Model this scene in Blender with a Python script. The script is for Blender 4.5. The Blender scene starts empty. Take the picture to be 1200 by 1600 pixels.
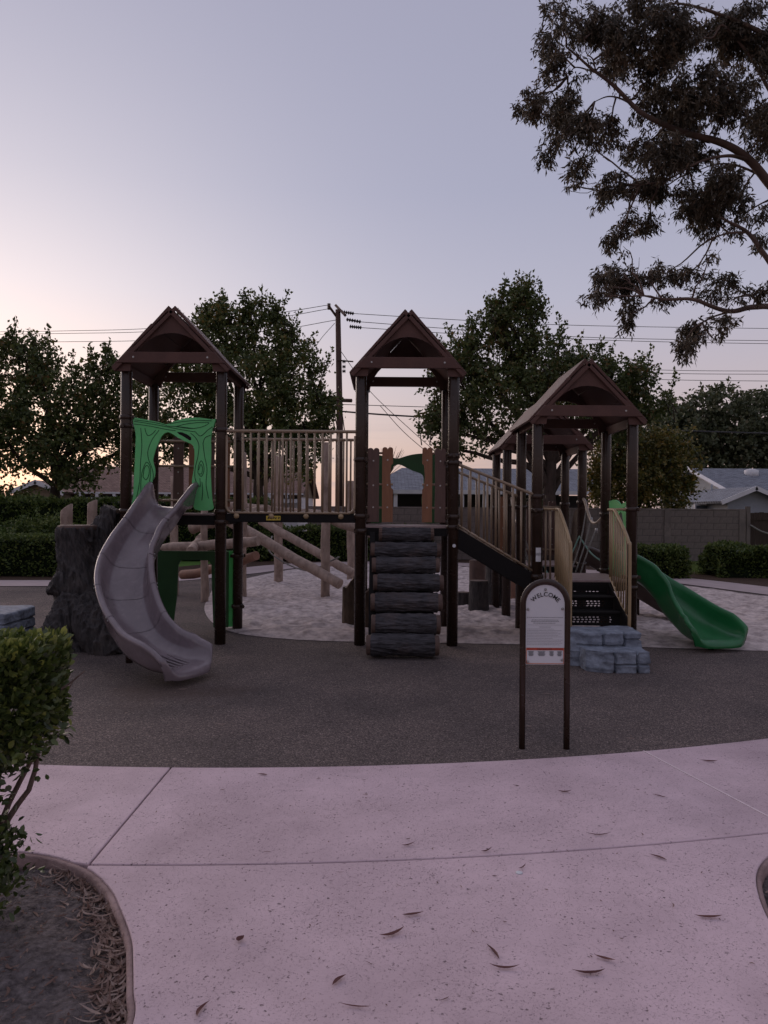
import bpy, bmesh, math, random
import numpy as np
from mathutils import Vector, Matrix, noise

random.seed(7)
RNG = np.random.default_rng(11)
scene = bpy.context.scene
COL = scene.collection
R = math.radians

# ------------------------------------------------------------------ camera
CAM_H = 1.56
cam_d = bpy.data.cameras.new('camera')
cam = bpy.data.objects.new('camera', cam_d)
COL.objects.link(cam)
CAM_ROT = (Matrix.Rotation(R(90 - 0.19), 3, 'X') @ Matrix.Rotation(R(0.40), 3, 'Z'))
cam.matrix_world = Matrix.Translation((0, 0, CAM_H)) @ CAM_ROT.to_4x4()
cam_d.sensor_fit = 'VERTICAL'
cam_d.sensor_height = 36
cam_d.sensor_width = 27
cam_d.lens = 27
cam_d.clip_start = 0.05
cam_d.clip_end = 3000
scene.camera = cam

# ------------------------------------------------------------------ sky, sun, exposure
SUN_EL, SUN_AZ = 1.0, -33.0          # degrees; azimuth from +Y, negative = left
world = bpy.data.worlds.new('World')
scene.world = world
world.use_nodes = True
wn, wl = world.node_tree.nodes, world.node_tree.links
wn.clear()
w_out = wn.new('ShaderNodeOutputWorld')
w_bg = wn.new('ShaderNodeBackground')
w_sky = wn.new('ShaderNodeTexSky')
w_sky.sky_type = 'NISHITA'
w_sky.sun_disc = False
w_sky.sun_elevation = R(SUN_EL)
w_sky.sun_rotation = R(SUN_AZ)
w_sky.air_density = 1.0
w_sky.dust_density = 1.6
w_sky.ozone_density = 2.2
w_bg.inputs['Strength'].default_value = 1.0
# dusk sky: lavender twilight gradient by elevation, the Nishita sky adding the afterglow round the set sun
def wnode(kind, **kw):
    n = wn.new(kind)
    for k, v in kw.items(): setattr(n, k, v)
    return n
w_tc = wnode('ShaderNodeTexCoord')
w_sep = wnode('ShaderNodeSeparateXYZ'); wl.new(w_tc.outputs['Generated'], w_sep.inputs[0])
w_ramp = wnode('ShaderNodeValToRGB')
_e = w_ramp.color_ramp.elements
for i, (pos, c) in enumerate(((0.0, (.45, .315, .29)), (.07, (.45, .325, .32)), (.15, (.43, .355, .39)), (.26, (.37, .35, .43)), (.38, (.315, .307, .398)), (.56, (.30, .29, .378)), (1.0, (.40, .385, .475)))):  # last stop: zenith made brighter than the sky below, to lift the ground
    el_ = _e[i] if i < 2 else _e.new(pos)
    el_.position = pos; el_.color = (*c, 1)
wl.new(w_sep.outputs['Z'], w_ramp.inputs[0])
# softly brighter and warmer towards the set sun, dimmer on the far side
w_dot = wnode('ShaderNodeVectorMath', operation='DOT_PRODUCT')
w_dot.inputs[1].default_value = (math.sin(R(SUN_AZ)), math.cos(R(SUN_AZ)), 0.0)
wl.new(w_tc.outputs['Generated'], w_dot.inputs[0])
w_az = wnode('ShaderNodeMapRange'); w_az.inputs['From Min'].default_value = -1; w_az.inputs['From Max'].default_value = 1
w_az.inputs['To Min'].default_value = .94; w_az.inputs['To Max'].default_value = 1.02
wl.new(w_dot.outputs['Value'], w_az.inputs['Value'])
w_m1 = wnode('ShaderNodeVectorMath', operation='SCALE'); wl.new(w_ramp.outputs[0], w_m1.inputs[0]); wl.new(w_az.outputs[0], w_m1.inputs['Scale'])
# broad afterglow
w_pw = wnode('ShaderNodeMath', operation='POWER', use_clamp=True); w_pw.inputs[1].default_value = 11.0
w_cl = wnode('ShaderNodeMath', operation='MAXIMUM'); w_cl.inputs[1].default_value = 0.0
wl.new(w_dot.outputs['Value'], w_cl.inputs[0]); wl.new(w_cl.outputs[0], w_pw.inputs[0])
w_gl = wnode('ShaderNodeVectorMath', operation='SCALE'); w_gl.inputs[0].default_value = (.50, .43, .34)
wl.new(w_pw.outputs[0], w_gl.inputs['Scale'])
w_ni = wnode('ShaderNodeVectorMath', operation='SCALE'); w_ni.inputs['Scale'].default_value = .07
wl.new(w_sky.outputs[0], w_ni.inputs[0])
w_a1 = wnode('ShaderNodeVectorMath', operation='ADD'); wl.new(w_m1.outputs[0], w_a1.inputs[0]); wl.new(w_gl.outputs[0], w_a1.inputs[1])
w_a2 = wnode('ShaderNodeVectorMath', operation='ADD'); wl.new(w_a1.outputs[0], w_a2.inputs[0]); wl.new(w_ni.outputs[0], w_a2.inputs[1])
# thin grey streaks of cloud low over the horizon
w_mp = wnode('ShaderNodeMapping'); w_mp.inputs['Scale'].default_value = (4.0, 4.0, 42.0)
wl.new(w_tc.outputs['Generated'], w_mp.inputs['Vector'])
w_cn = wnode('ShaderNodeTexNoise'); w_cn.inputs['Scale'].default_value = 1.0; w_cn.inputs['Detail'].default_value = 5.0
wl.new(w_mp.outputs[0], w_cn.inputs['Vector'])
w_cr = wnode('ShaderNodeMapRange'); w_cr.inputs['From Min'].default_value = .50; w_cr.inputs['From Max'].default_value = .66; w_cr.inputs['To Max'].default_value = .55
wl.new(w_cn.outputs['Fac'], w_cr.inputs['Value'])
w_ch = wnode('ShaderNodeMapRange'); w_ch.inputs['From Min'].default_value = .13; w_ch.inputs['From Max'].default_value = .07
wl.new(w_sep.outputs['Z'], w_ch.inputs['Value'])
w_cm = wnode('ShaderNodeMath', operation='MULTIPLY', use_clamp=True); wl.new(w_cr.outputs[0], w_cm.inputs[0]); wl.new(w_ch.outputs[0], w_cm.inputs[1])
w_mix = wnode('ShaderNodeMixRGB'); w_mix.inputs[2].default_value = (.36, .32, .36, 1)
wl.new(w_cm.outputs[0], w_mix.inputs[0]); wl.new(w_a2.outputs[0], w_mix.inputs[1])
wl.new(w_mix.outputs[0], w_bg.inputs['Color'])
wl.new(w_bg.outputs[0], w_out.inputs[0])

sun_d = bpy.data.lights.new('sun', 'SUN')
sun_d.energy = 1.3
sun_d.angle = R(50)
sun_d.color = (1.0, 0.80, 0.70)
sun = bpy.data.objects.new('sun', sun_d)
COL.objects.link(sun)
sd = Vector((math.sin(R(SUN_AZ)) * math.cos(R(SUN_EL + 13)), math.cos(R(SUN_AZ)) * math.cos(R(SUN_EL + 13)), math.sin(R(SUN_EL + 13))))  # lamp lifted above the set sun and widened to brighten the ground
sun.rotation_euler = sd.to_track_quat('Z', 'Y').to_euler()
sun.location = sd * 50

scene.view_settings.view_transform = 'Standard'
scene.view_settings.look = 'None'
scene.view_settings.exposure = 0.2
scene.view_settings.gamma = 1.0
scene.view_settings.use_curve_mapping = False
scene.render.engine = 'CYCLES'
scene.cycles.use_denoising = True
scene.cycles.max_bounces = 4
scene.cycles.diffuse_bounces = 2
scene.cycles.glossy_bounces = 2
scene.cycles.use_adaptive_sampling = True
scene.cycles.adaptive_threshold = 0.02
scene.cycles.transparent_max_bounces = 4

# ------------------------------------------------------------------ helpers
def P(px, py, Y):
    """world point at depth Y seen at photo pixel (px, py)"""
    d = CAM_ROT @ Vector(((px - 600) / 1200.0, (800 - py) / 1200.0, -1.0))
    return Vector((0, 0, CAM_H)) + d * (Y / d.y)

def G(px, py, z=0.0):
    d = CAM_ROT @ Vector(((px - 600) / 1200.0, (800 - py) / 1200.0, -1.0))
    return Vector((0, 0, CAM_H)) + d * ((z - CAM_H) / d.z)

def tag(o, label=None, cat=None, group=None, kind=None):
    if label: o['label'] = label
    if cat: o['category'] = cat
    if group: o['group'] = group
    if kind: o['kind'] = kind
    return o

def empty(name, loc=(0, 0, 0)):
    o = bpy.data.objects.new(name, None)
    o.location = loc
    o.empty_display_size = 0.2
    COL.objects.link(o)
    return o

def place(name, me, m, parent=None):
    o = bpy.data.objects.new(name, me)
    if m is not None and not me.materials:
        me.materials.append(m)
    COL.objects.link(o)
    if parent is not None:
        o.parent = parent
        # geometry is given in world coordinates: cancel the parent's offset
        o.matrix_parent_inverse = Matrix.Translation(-world_loc(parent))
    return o

def world_loc(o):
    v = Vector(o.location)
    p = o.parent
    while p is not None:
        v = v + Vector(p.location) + o.matrix_parent_inverse.translation
        o = p
        p = o.parent
    return v

class MB:
    def __init__(self):
        self.v, self.f, self.s = [], [], []
    def add(self, verts, faces, smooth=False):
        n = len(self.v)
        self.v += [tuple(a) for a in verts]
        self.f += [tuple(i + n for i in f) for f in faces]
        self.s += [smooth] * len(faces)
        return self
    def box(self, c, size, rot=None):
        hx, hy, hz = size[0] / 2, size[1] / 2, size[2] / 2
        vs = [Vector((x, y, z)) for x in (-hx, hx) for y in (-hy, hy) for z in (-hz, hz)]
        if rot is not None:
            vs = [rot @ a for a in vs]
        c = Vector(c)
        return self.add([a + c for a in vs], [(0, 1, 3, 2), (4, 6, 7, 5), (0, 4, 5, 1), (2, 3, 7, 6), (0, 2, 6, 4), (1, 5, 7, 3)])
    def tube(self, pts, r, n=10, caps=True, smooth=True):
        pts = [Vector(p) for p in pts]
        m = len(pts)
        rs = list(r) if isinstance(r, (list, tuple)) else [r] * m
        vs, fs = [], []
        t0 = (pts[1] - pts[0]).normalized()
        ref = Vector((0, 0, 1)) if abs(t0.z) < 0.9 else Vector((1, 0, 0))
        u = t0.cross(ref).normalized()
        for i in range(m):
            if i == 0: t = (pts[1] - pts[0])
            elif i == m - 1: t = (pts[-1] - pts[-2])
            else: t = (pts[i + 1] - pts[i - 1])
            t = t.normalized()
            u = (u - t * u.dot(t))
            u = u.normalized() if u.length > 1e-6 else t.orthogonal().normalized()
            w = t.cross(u)
            for k in range(n):
                a = 2 * math.pi * k / n
                vs.append(pts[i] + (u * math.cos(a) + w * math.sin(a)) * rs[i])
        for i in range(m - 1):
            for k in range(n):
                k2 = (k + 1) % n
                fs.append((i * n + k, i * n + k2, (i + 1) * n + k2, (i + 1) * n + k))
        self.add(vs, fs, smooth)
        if caps:
            b = len(self.v) - len(vs)
            self.f.append(tuple(b + k for k in reversed(range(n)))); self.s.append(False)
            self.f.append(tuple(b + (m - 1) * n + k for k in range(n))); self.s.append(False)
        return self
    def prism(self, poly, o, u, v, w, smooth=False):
        """polygon (2D list) in plane o+u*a+v*b, extruded along w"""
        o, u, v, w = Vector(o), Vector(u), Vector(v), Vector(w)
        n = len(poly)
        a = [o + u * p[0] + v * p[1] for p in poly]
        b = [p + w for p in a]
        fs = [tuple(reversed(range(n))), tuple(range(n, 2 * n))]
        base = len(self.v)
        self.add(a + b, fs)
        self.add([], [])
        for i in range(n):
            j = (i + 1) % n
            self.f.append((base + i, base + j, base + n + j, base + n + i)); self.s.append(smooth)
        return self
    def mesh(self, name):
        me = bpy.data.meshes.new(name)
        me.from_pydata(self.v, [], self.f)
        me.polygons.foreach_set('use_smooth', self.s)
        me.update()
        return me
    def build(self, name, m, parent=None, bevel=0):
        me = self.mesh(name)
        fix_normals(me)
        o = place(name, me, m, parent)
        if bevel:
            b = o.modifiers.new('bevel', 'BEVEL')
            b.width = bevel; b.segments = 2; b.limit_method = 'ANGLE'; b.angle_limit = R(40)
        return o

def fix_normals(me):
    bm = bmesh.new(); bm.from_mesh(me)
    bmesh.ops.recalc_face_normals(bm, faces=bm.faces)
    bm.to_mesh(me); bm.free()

def smooth_path(pts, n=8):
    pts = [Vector(p) for p in pts]
    out = []
    for i in range(len(pts) - 1):
        p0 = pts[i - 1] if i else pts[0] * 2 - pts[1]
        p1, p2 = pts[i], pts[i + 1]
        p3 = pts[i + 2] if i + 2 < len(pts) else pts[-1] * 2 - pts[-2]
        for k in range(n):
            t = k / n
            out.append(0.5 * ((2 * p1) + (p2 - p0) * t + (2 * p0 - 5 * p1 + 4 * p2 - p3) * t * t + (3 * p1 - p0 - 3 * p2 + p3) * t ** 3))
    out.append(pts[-1])
    return out

def lerp_list(vals, n):
    k = len(vals) - 1
    out = []
    for i in range(n):
        t = i / (n - 1) * k
        a = min(int(t), k - 1)
        out.append(vals[a] + (vals[a + 1] - vals[a]) * (t - a))
    return out

# ------------------------------------------------------------------ materials
def nodes_of(name):
    m = bpy.data.materials.new(name)
    m.use_nodes = True
    nt = m.node_tree
    b = nt.nodes['Principled BSDF']
    return m, nt.nodes, nt.links, b

def pm(name, c1, c2=None, scale=6.0, rough=0.6, bump=0.0, bscale=40.0, spec=0.4, metal=0.0, stretch=(1, 1, 1), detail=5.0, rvar=0.1, coat=0.0, dirt=None):
    m, N, L, b = nodes_of(name)
    c2 = c2 or tuple(x * 0.72 for x in c1)
    tc = N.new('ShaderNodeTexCoord')
    mp = N.new('ShaderNodeMapping'); mp.inputs['Scale'].default_value = stretch
    L.new(tc.outputs['Object'], mp.inputs['Vector'])
    n1 = N.new('ShaderNodeTexNoise'); n1.inputs['Scale'].default_value = scale; n1.inputs['Detail'].default_value = detail; n1.inputs['Roughness'].default_value = 0.62
    L.new(mp.outputs[0], n1.inputs['Vector'])
    cr = N.new('ShaderNodeValToRGB')
    cr.color_ramp.elements[0].position = 0.32; cr.color_ramp.elements[0].color = (*c2, 1)
    cr.color_ramp.elements[1].position = 0.68; cr.color_ramp.elements[1].color = (*c1, 1)
    L.new(n1.outputs['Fac'], cr.inputs[0])
    col = cr.outputs[0]
    if dirt:
        n3 = N.new('ShaderNodeTexNoise'); n3.inputs['Scale'].default_value = dirt[1]; n3.inputs['Detail'].default_value = 8; n3.inputs['Roughness'].default_value = 0.7
        L.new(tc.outputs['Object'], n3.inputs['Vector'])
        r3 = N.new('ShaderNodeValToRGB'); r3.color_ramp.elements[0].position = 0.52; r3.color_ramp.elements[1].position = 0.72
        L.new(n3.outputs['Fac'], r3.inputs[0])
        mm = N.new('ShaderNodeMath'); mm.operation = 'MULTIPLY'; mm.inputs[1].default_value = dirt[2]
        L.new(r3.outputs[0], mm.inputs[0])
        mx = N.new('ShaderNodeMixRGB'); mx.inputs[2].default_value = (*dirt[0], 1)
        L.new(mm.outputs[0], mx.inputs[0]); L.new(col, mx.inputs[1])
        col = mx.outputs[0]
    L.new(col, b.inputs['Base Color'])
    mr = N.new('ShaderNodeMapRange'); mr.inputs['To Min'].default_value = max(0.03, rough - rvar); mr.inputs['To Max'].default_value = min(1, rough + rvar)
    L.new(n1.outputs['Fac'], mr.inputs['Value']); L.new(mr.outputs[0], b.inputs['Roughness'])
    b.inputs['Specular IOR Level'].default_value = spec
    b.inputs['Metallic'].default_value = metal
    if coat:
        b.inputs['Coat Weight'].default_value = coat; b.inputs['Coat Roughness'].default_value = 0.15
    if bump:
        n2 = N.new('ShaderNodeTexNoise'); n2.inputs['Scale'].default_value = bscale; n2.inputs['Detail'].default_value = 6
        L.new(mp.outputs[0], n2.inputs['Vector'])
        bp = N.new('ShaderNodeBump'); bp.inputs['Strength'].default_value = bump; bp.inputs['Distance'].default_value = 0.02
        L.new(n2.outputs['Fac'], bp.inputs['Height']); L.new(bp.outputs[0], b.inputs['Normal'])
    return m

def leaf_mat(name, cols, transl=0.25, rough=0.5, spec=0.35):
    m, N, L, b = nodes_of(name)
    at = N.new('ShaderNodeAttribute'); at.attribute_name = 'tone'
    cr = N.new('ShaderNodeValToRGB')
    el = cr.color_ramp.elements
    for i, c in enumerate(cols):
        pos = i / (len(cols) - 1)
        e = el[i] if i < 2 else el.new(pos)
        e.position = pos; e.color = (*c, 1)
    L.new(at.outputs['Fac'], cr.inputs[0])
    L.new(cr.outputs[0], b.inputs['Base Color'])
    b.inputs['Roughness'].default_value = rough
    b.inputs['Specular IOR Level'].default_value = spec
    tr = N.new('ShaderNodeBsdfTranslucent')
    hs = N.new('ShaderNodeHueSaturation'); hs.inputs['Value'].default_value = 1.2
    L.new(cr.outputs[0], hs.inputs['Color']); L.new(hs.outputs[0], tr.inputs['Color'])
    ms = N.new('ShaderNodeMixShader'); ms.inputs[0].default_value = transl
    L.new(b.outputs[0], ms.inputs[1]); L.new(tr.outputs[0], ms.inputs[2])
    L.new(ms.outputs[0], N['Material Output'].inputs['Surface'])
    return m

M = {}
M['post'] = pm('brown_powder_coat', (.040, .023, .016), (.028, .016, .011), 5, .26, .04, 120, .34)
M['black'] = pm('black_coated_steel', (.010, .008, .008), (.006, .005, .005), 8, .7, .1, 150, .18)
M['roof'] = pm('brown_moulded_plastic', (.112, .057, .046), (.080, .041, .034), 4, .60, .12, 60, .22, stretch=(1, .4, 1))
M['brown_dark'] = pm('dark_brown_plank_plastic', (.105, .056, .044), (.075, .040, .032), 5, .5, .15, 30, .35, stretch=(6, 6, .6))
M['brown_light'] = pm('rust_brown_plank_plastic', (.235, .102, .050), (.175, .075, .037), 5, .5, .15, 30, .35, stretch=(6, 6, .6))
M['green'] = pm('green_hdpe', (.20, .66, .27), (.17, .58, .23), 4, .45, .05, 70, .4, dirt=((.24, .54, .28), 9, .45))
M['green_line'] = pm('routed_groove', (.012, .075, .025), None, 6, .7)
M['green_dark'] = pm('dark_and_shaded_green', (.030, .090, .030), (.020, .062, .021), 4, .55, .08, 60, .3)
M['slide'] = pm('taupe_rotomoulded_plastic', (.195, .155, .168), (.140, .110, .121), 3.5, .16, .02, 70, .55, dirt=((.24, .195, .20), 11, .6), rvar=.16)
M['slide_green'] = pm('green_rotomoulded_plastic', (.012, .140, .040), (.009, .105, .030), 4, .33, .03, 80, .5)
M['slide_brown'] = pm('brown_rotomoulded_plastic', (.060, .036, .027), None, 4, .4, .03, 80, .5)
M['tan'] = pm('tan_powder_coat', (.36, .255, .142), (.285, .20, .112), 6, .4, .05, 120, .45)
M['rail'] = pm('bronze_powder_coat', (.29, .21, .14), (.225, .16, .105), 6, .38, .05, 120, .45)
M['deck'] = pm('brown_vinyl_deck', (.30, .22, .21), (.22, .16, .155), 8, .6, .2, 150, .3)
M['bark'] = pm('dark_moulded_bark', (.075, .066, .064), (.016, .014, .015), 24, .72, 1.0, 48, .3, stretch=(1, 1, .22), dirt=((.105, .085, .075), 5, .5))
M['bark_end'] = pm('brown_sawn_log_end', (.120, .075, .060), (.075, .048, .040), 7, .7, .3, 40, .3)
M['log_bark'] = pm('blue_grey_moulded_bark', (.075, .070, .077), (.018, .016, .018), 13, .7, .9, 30, .3, stretch=(.45, 2, 2), dirt=((.12, .085, .075), 3.2, .55))
M['peeled'] = pm('peeled_robinia_timber', (.40, .30, .245), (.22, .16, .13), 7, .7, .5, 22, .25, stretch=(1.5, 1.5, .5), dirt=((.13, .08, .06), 5, .7))
M['peeled_red'] = pm('reddish_peeled_timber', (.27, .145, .10), (.18, .095, .07), 5, .7, .3, 22, .25)
M['old_bark'] = pm('rough_tree_bark', (.12, .085, .06), (.055, .038, .028), 12, .85, .8, 30, .2, stretch=(1, 1, .35))
M['stone'] = pm('blue_grey_moulded_stone', (.255, .285, .34), (.115, .13, .162), 9, .75, .6, 22, .3, dirt=((.07, .075, .09), 6, .55))
M['white'] = pm('white_sign_panel', (.60, .60, .62), (.57, .57, .59), 3, .4, 0, 10, .5)
M['ink'] = pm('black_print', (.015, .015, .017), None, 8, .5)
M['ink_grey'] = pm('grey_print', (.20, .20, .22), None, 8, .5)
M['red_ink'] = pm('red_print', (.42, .06, .035), None, 8, .5)
M['orange_ink'] = pm('orange_print', (.62, .20, .10), None, 8, .5)
M['yellow'] = pm('yellow_sticker', (.55, .40, .05), None, 8, .5)
M['bolt'] = pm('galvanised_bolt', (.40, .39, .38), None, 20, .35, metal=.8)
M['rope'] = pm('grey_rope', (.30, .29, .27), (.16, .15, .14), 60, .85, .4, 200, .2)
M['rope_green'] = pm('teal_rope', (.16, .27, .22), (.10, .18, .15), 60, .85, .4, 200, .2)
M['hose'] = pm('pale_bronze_rail', (.36, .29, .22), None, 8, .35, 0, 10, .5)
M['trunk'] = pm('grey_brown_bark', (.060, .042, .034), (.028, .020, .016), 9, .85, .8, 25, .2, stretch=(1, 1, .4))
M['euc_bark'] = pm('smooth_eucalyptus_bark', (.15, .10, .082), (.07, .047, .038), 3, .8, .4, 14, .2)
M['twig'] = pm('shrub_stem', (.15, .105, .088), None, 20, .8, .4, 60, .2)
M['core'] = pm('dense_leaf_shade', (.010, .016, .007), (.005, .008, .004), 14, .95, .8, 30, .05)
M['roof_tile_brown'] = None
M['stucco_white'] = pm('white_painted_wood', (.62, .61, .63), (.54, .53, .55), 3, .6, .1, 40, .3)
M['stucco_blue'] = pm('pale_blue_grey_stucco', (.30, .32, .36), (.26, .28, .31), 4, .8, .3, 80, .2)
M['stucco_tan'] = pm('tan_stucco', (.22, .17, .12), None, 4, .8, .3, 80, .2)
M['dark_gap'] = pm('dark_gap_fill', (.035, .032, .034), None, 4, .8)  # near-black fill: shade under eaves and carport put into the colour
M['glass'] = pm('window_glass', (.05, .06, .08), None, 2, .08, 0, 10, .8)
M['pole'] = pm('creosoted_pole_wood', (.095, .058, .046), (.055, .033, .027), 5, .85, .4, 20, .2, stretch=(3, 3, .3))
M['joint'] = pm('pale_joint_sealant', (.72, .60, .62), (.60, .48, .5), 30, .8)
M['wire'] = pm('black_cable', (.03, .028, .03), None, 4, .6)
M['insul'] = pm('dark_insulator', (.035, .028, .028), None, 4, .4)
M['path'] = pm('pale_concrete_path', (.46, .37, .365), (.37, .30, .295), 1.5, .85, .3, 60, .2)
M['mulch'] = pm('brown_mulch', (.095, .062, .045), (.045, .030, .023), 14, .95, .9, 60, .1)
M['board'] = pm('weathered_dark_fence_board', (.060, .042, .034), (.036, .025, .021), 5, .8, .4, 20, .2, stretch=(4, 4, .5))
M['dry_leaf'] = None

def block_mat():
    m = pm('grey_concrete_block', (.20, .165, .15), (.125, .105, .096), 2.2, .9, .5, 70, .15, dirt=((.06, .05, .046), 1.6, .7))
    N, L = m.node_tree.nodes, m.node_tree.links
    return m
M['block'] = block_mat()
M['mortar'] = pm('grey_mortar', (.10, .088, .08), None, 5, .95, .3, 80, .1)

def shingle_mat(name, a, b_, row=0.14, w=0.32):
    m, N, L, b = nodes_of(name)
    tc = N.new('ShaderNodeTexCoord')
    br = N.new('ShaderNodeTexBrick')
    br.inputs['Color1'].default_value = (*a, 1); br.inputs['Color2'].default_value = (*b_, 1)
    br.inputs['Mortar'].default_value = tuple(x * .55 for x in b_) + (1,)
    br.inputs['Scale'].default_value = 1; br.inputs['Mortar Size'].default_value = .012
    br.inputs['Brick Width'].default_value = w; br.inputs['Row Height'].default_value = row
    L.new(tc.outputs['UV'], br.inputs['Vector'])
    n = N.new('ShaderNodeTexNoise'); n.inputs['Scale'].default_value = 3.0; n.inputs['Detail'].default_value = 7
    L.new(tc.outputs['UV'], n.inputs['Vector'])
    mx = N.new('ShaderNodeMixRGB'); mx.blend_type = 'OVERLAY'; mx.inputs[0].default_value = .55
    L.new(br.outputs['Color'], mx.inputs[1]); L.new(n.outputs['Fac'], mx.inputs[2])
    L.new(mx.outputs[0], b.inputs['Base Color'])
    b.inputs['Roughness'].default_value = .9; b.inputs['Specular IOR Level'].default_value = .2
    bp = N.new('ShaderNodeBump'); bp.inputs['Strength'].default_value = .6; bp.inputs['Distance'].default_value = .03
    L.new(br.outputs['Fac'], bp.inputs['Height']); bp.invert = True
    L.new(bp.outputs[0], b.inputs['Normal'])
    return m
M['shingle_brown'] = shingle_mat('brown_wood_shake', (.215, .135, .115), (.14, .085, .073), .16, .22)
M['shingle_grey'] = shingle_mat('grey_composite_shingle', (.215, .23, .265), (.155, .165, .195))

def concrete_mat():
    m, N, L, b = nodes_of('mauve_pitted_concrete')
    tc = N.new('ShaderNodeTexCoord')
    n1 = N.new('ShaderNodeTexNoise'); n1.inputs['Scale'].default_value = 1.7; n1.inputs['Detail'].default_value = 9; n1.inputs['Roughness'].default_value = .68
    L.new(tc.outputs['Object'], n1.inputs['Vector'])
    cr = N.new('ShaderNodeValToRGB')
    cr.color_ramp.elements[0].position = .30; cr.color_ramp.elements[0].color = (.50, .372, .405, 1)
    cr.color_ramp.elements[1].position = .70; cr.color_ramp.elements[1].color = (.655, .492, .530, 1)
    L.new(n1.outputs['Fac'], cr.inputs[0])
    # broad stains
    n0 = N.new('ShaderNodeTexNoise'); n0.inputs['Scale'].default_value = .55; n0.inputs['Detail'].default_value = 6; n0.inputs['Roughness'].default_value = .6; n0.inputs['Distortion'].default_value = .6
    L.new(tc.outputs['Object'], n0.inputs['Vector'])
    r0 = N.new('ShaderNodeValToRGB'); r0.color_ramp.elements[0].position = .45; r0.color_ramp.elements[0].color = (1, 1, 1, 1); r0.color_ramp.elements[1].position = .72; r0.color_ramp.elements[1].color = (.72, .71, .70, 1)
    L.new(n0.outputs['Fac'], r0.inputs[0])
    mx0 = N.new('ShaderNodeMixRGB'); mx0.blend_type = 'MULTIPLY'; mx0.inputs[0].default_value = 1
    L.new(cr.outputs[0], mx0.inputs[1]); L.new(r0.outputs[0], mx0.inputs[2])
    last = mx0.outputs[0]
    # density mask for pits
    nd = N.new('ShaderNodeTexNoise'); nd.inputs['Scale'].default_value = 2.3; nd.inputs['Detail'].default_value = 4
    L.new(tc.outputs['Object'], nd.inputs['Vector'])
    hsum = None
    for sc, th, keep, gain in ((30.0, .17, .60, .72), (62.0, .24, .57, .60), (14.0, .075, .42, .8), (130.0, .3, .52, .45)):
        wv = N.new('ShaderNodeTexNoise'); wv.inputs['Scale'].default_value = sc * 2.2; wv.inputs['Detail'].default_value = 2
        L.new(tc.outputs['Object'], wv.inputs['Vector'])
        mixv = N.new('ShaderNodeMixRGB'); mixv.blend_type = 'LINEAR_LIGHT'; mixv.inputs[0].default_value = .012
        L.new(tc.outputs['Object'], mixv.inputs[1]); L.new(wv.outputs['Color'], mixv.inputs[2])
        vo = N.new('ShaderNodeTexVoronoi'); vo.inputs['Scale'].default_value = sc
        L.new(mixv.outputs[0], vo.inputs['Vector'])
        lt = N.new('ShaderNodeMapRange'); lt.inputs['From Min'].default_value = th * .6; lt.inputs['From Max'].default_value = th
        lt.inputs['To Min'].default_value = 1; lt.inputs['To Max'].default_value = 0
        L.new(vo.outputs['Distance'], lt.inputs['Value'])
        sp = N.new('ShaderNodeSeparateColor'); L.new(vo.outputs['Color'], sp.inputs[0])
        ad = N.new('ShaderNodeMath'); ad.operation = 'ADD'; L.new(sp.outputs[0], ad.inputs[0])
        sb = N.new('ShaderNodeMath'); sb.operation = 'MULTIPLY_ADD'; sb.inputs[1].default_value = 1.1; sb.inputs[2].default_value = -.55
        L.new(nd.outputs['Fac'], sb.inputs[0]); L.new(sb.outputs[0], ad.inputs[1])
        gt = N.new('ShaderNodeMath'); gt.operation = 'GREATER_THAN'; gt.inputs[1].default_value = keep
        L.new(ad.outputs[0], gt.inputs[0])
        mu = N.new('ShaderNodeMath'); mu.operation = 'MULTIPLY'; L.new(lt.outputs[0], mu.inputs[0]); L.new(gt.outputs[0], mu.inputs[1])
        mg = N.new('ShaderNodeMath'); mg.operation = 'MULTIPLY'; mg.inputs[1].default_value = gain; L.new(mu.outputs[0], mg.inputs[0])
        mx = N.new('ShaderNodeMixRGB'); mx.inputs[2].default_value = (.075, .052, .055, 1)
        L.new(mg.outputs[0], mx.inputs[0]); L.new(last, mx.inputs[1]); last = mx.outputs[0]
        if hsum is None: hsum = mu.outputs[0]
        else:
            a2 = N.new('ShaderNodeMath'); a2.operation = 'ADD'; L.new(hsum, a2.inputs[0]); L.new(mu.outputs[0], a2.inputs[1]); hsum = a2.outputs[0]
    L.new(last, b.inputs['Base Color'])
    b.inputs['Roughness'].default_value = .72; b.inputs['Specular IOR Level'].default_value = .3
    bp = N.new('ShaderNodeBump'); bp.invert = True; bp.inputs['Strength'].default_value = .7; bp.inputs['Distance'].default_value = .004
    L.new(hsum, bp.inputs['Height'])
    nf = N.new('ShaderNodeTexNoise'); nf.inputs['Scale'].default_value = 90; nf.inputs['Detail'].default_value = 5
    L.new(tc.outputs['Object'], nf.inputs['Vector'])
    b2 = N.new('ShaderNodeBump'); b2.inputs['Strength'].default_value = .18; b2.inputs['Distance'].default_value = .006
    L.new(nf.outputs['Fac'], b2.inputs['Height']); L.new(bp.outputs[0], b2.inputs['Normal'])
    L.new(b2.outputs[0], b.inputs['Normal'])
    return m
M['concrete'] = concrete_mat()
# the green boards are slightly translucent plastic
def translucent(m, f):
    N, L = m.node_tree.nodes, m.node_tree.links
    b = N['Principled BSDF']; tr = N.new('ShaderNodeBsdfTranslucent'); ms = N.new('ShaderNodeMixShader'); ms.inputs[0].default_value = f
    L.new(b.inputs['Base Color'].links[0].from_socket, tr.inputs['Color'])
    L.new(b.outputs[0], ms.inputs[1]); L.new(tr.outputs[0], ms.inputs[2]); L.new(ms.outputs[0], N['Material Output'].inputs['Surface'])
translucent(M['green'], .35)

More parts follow.
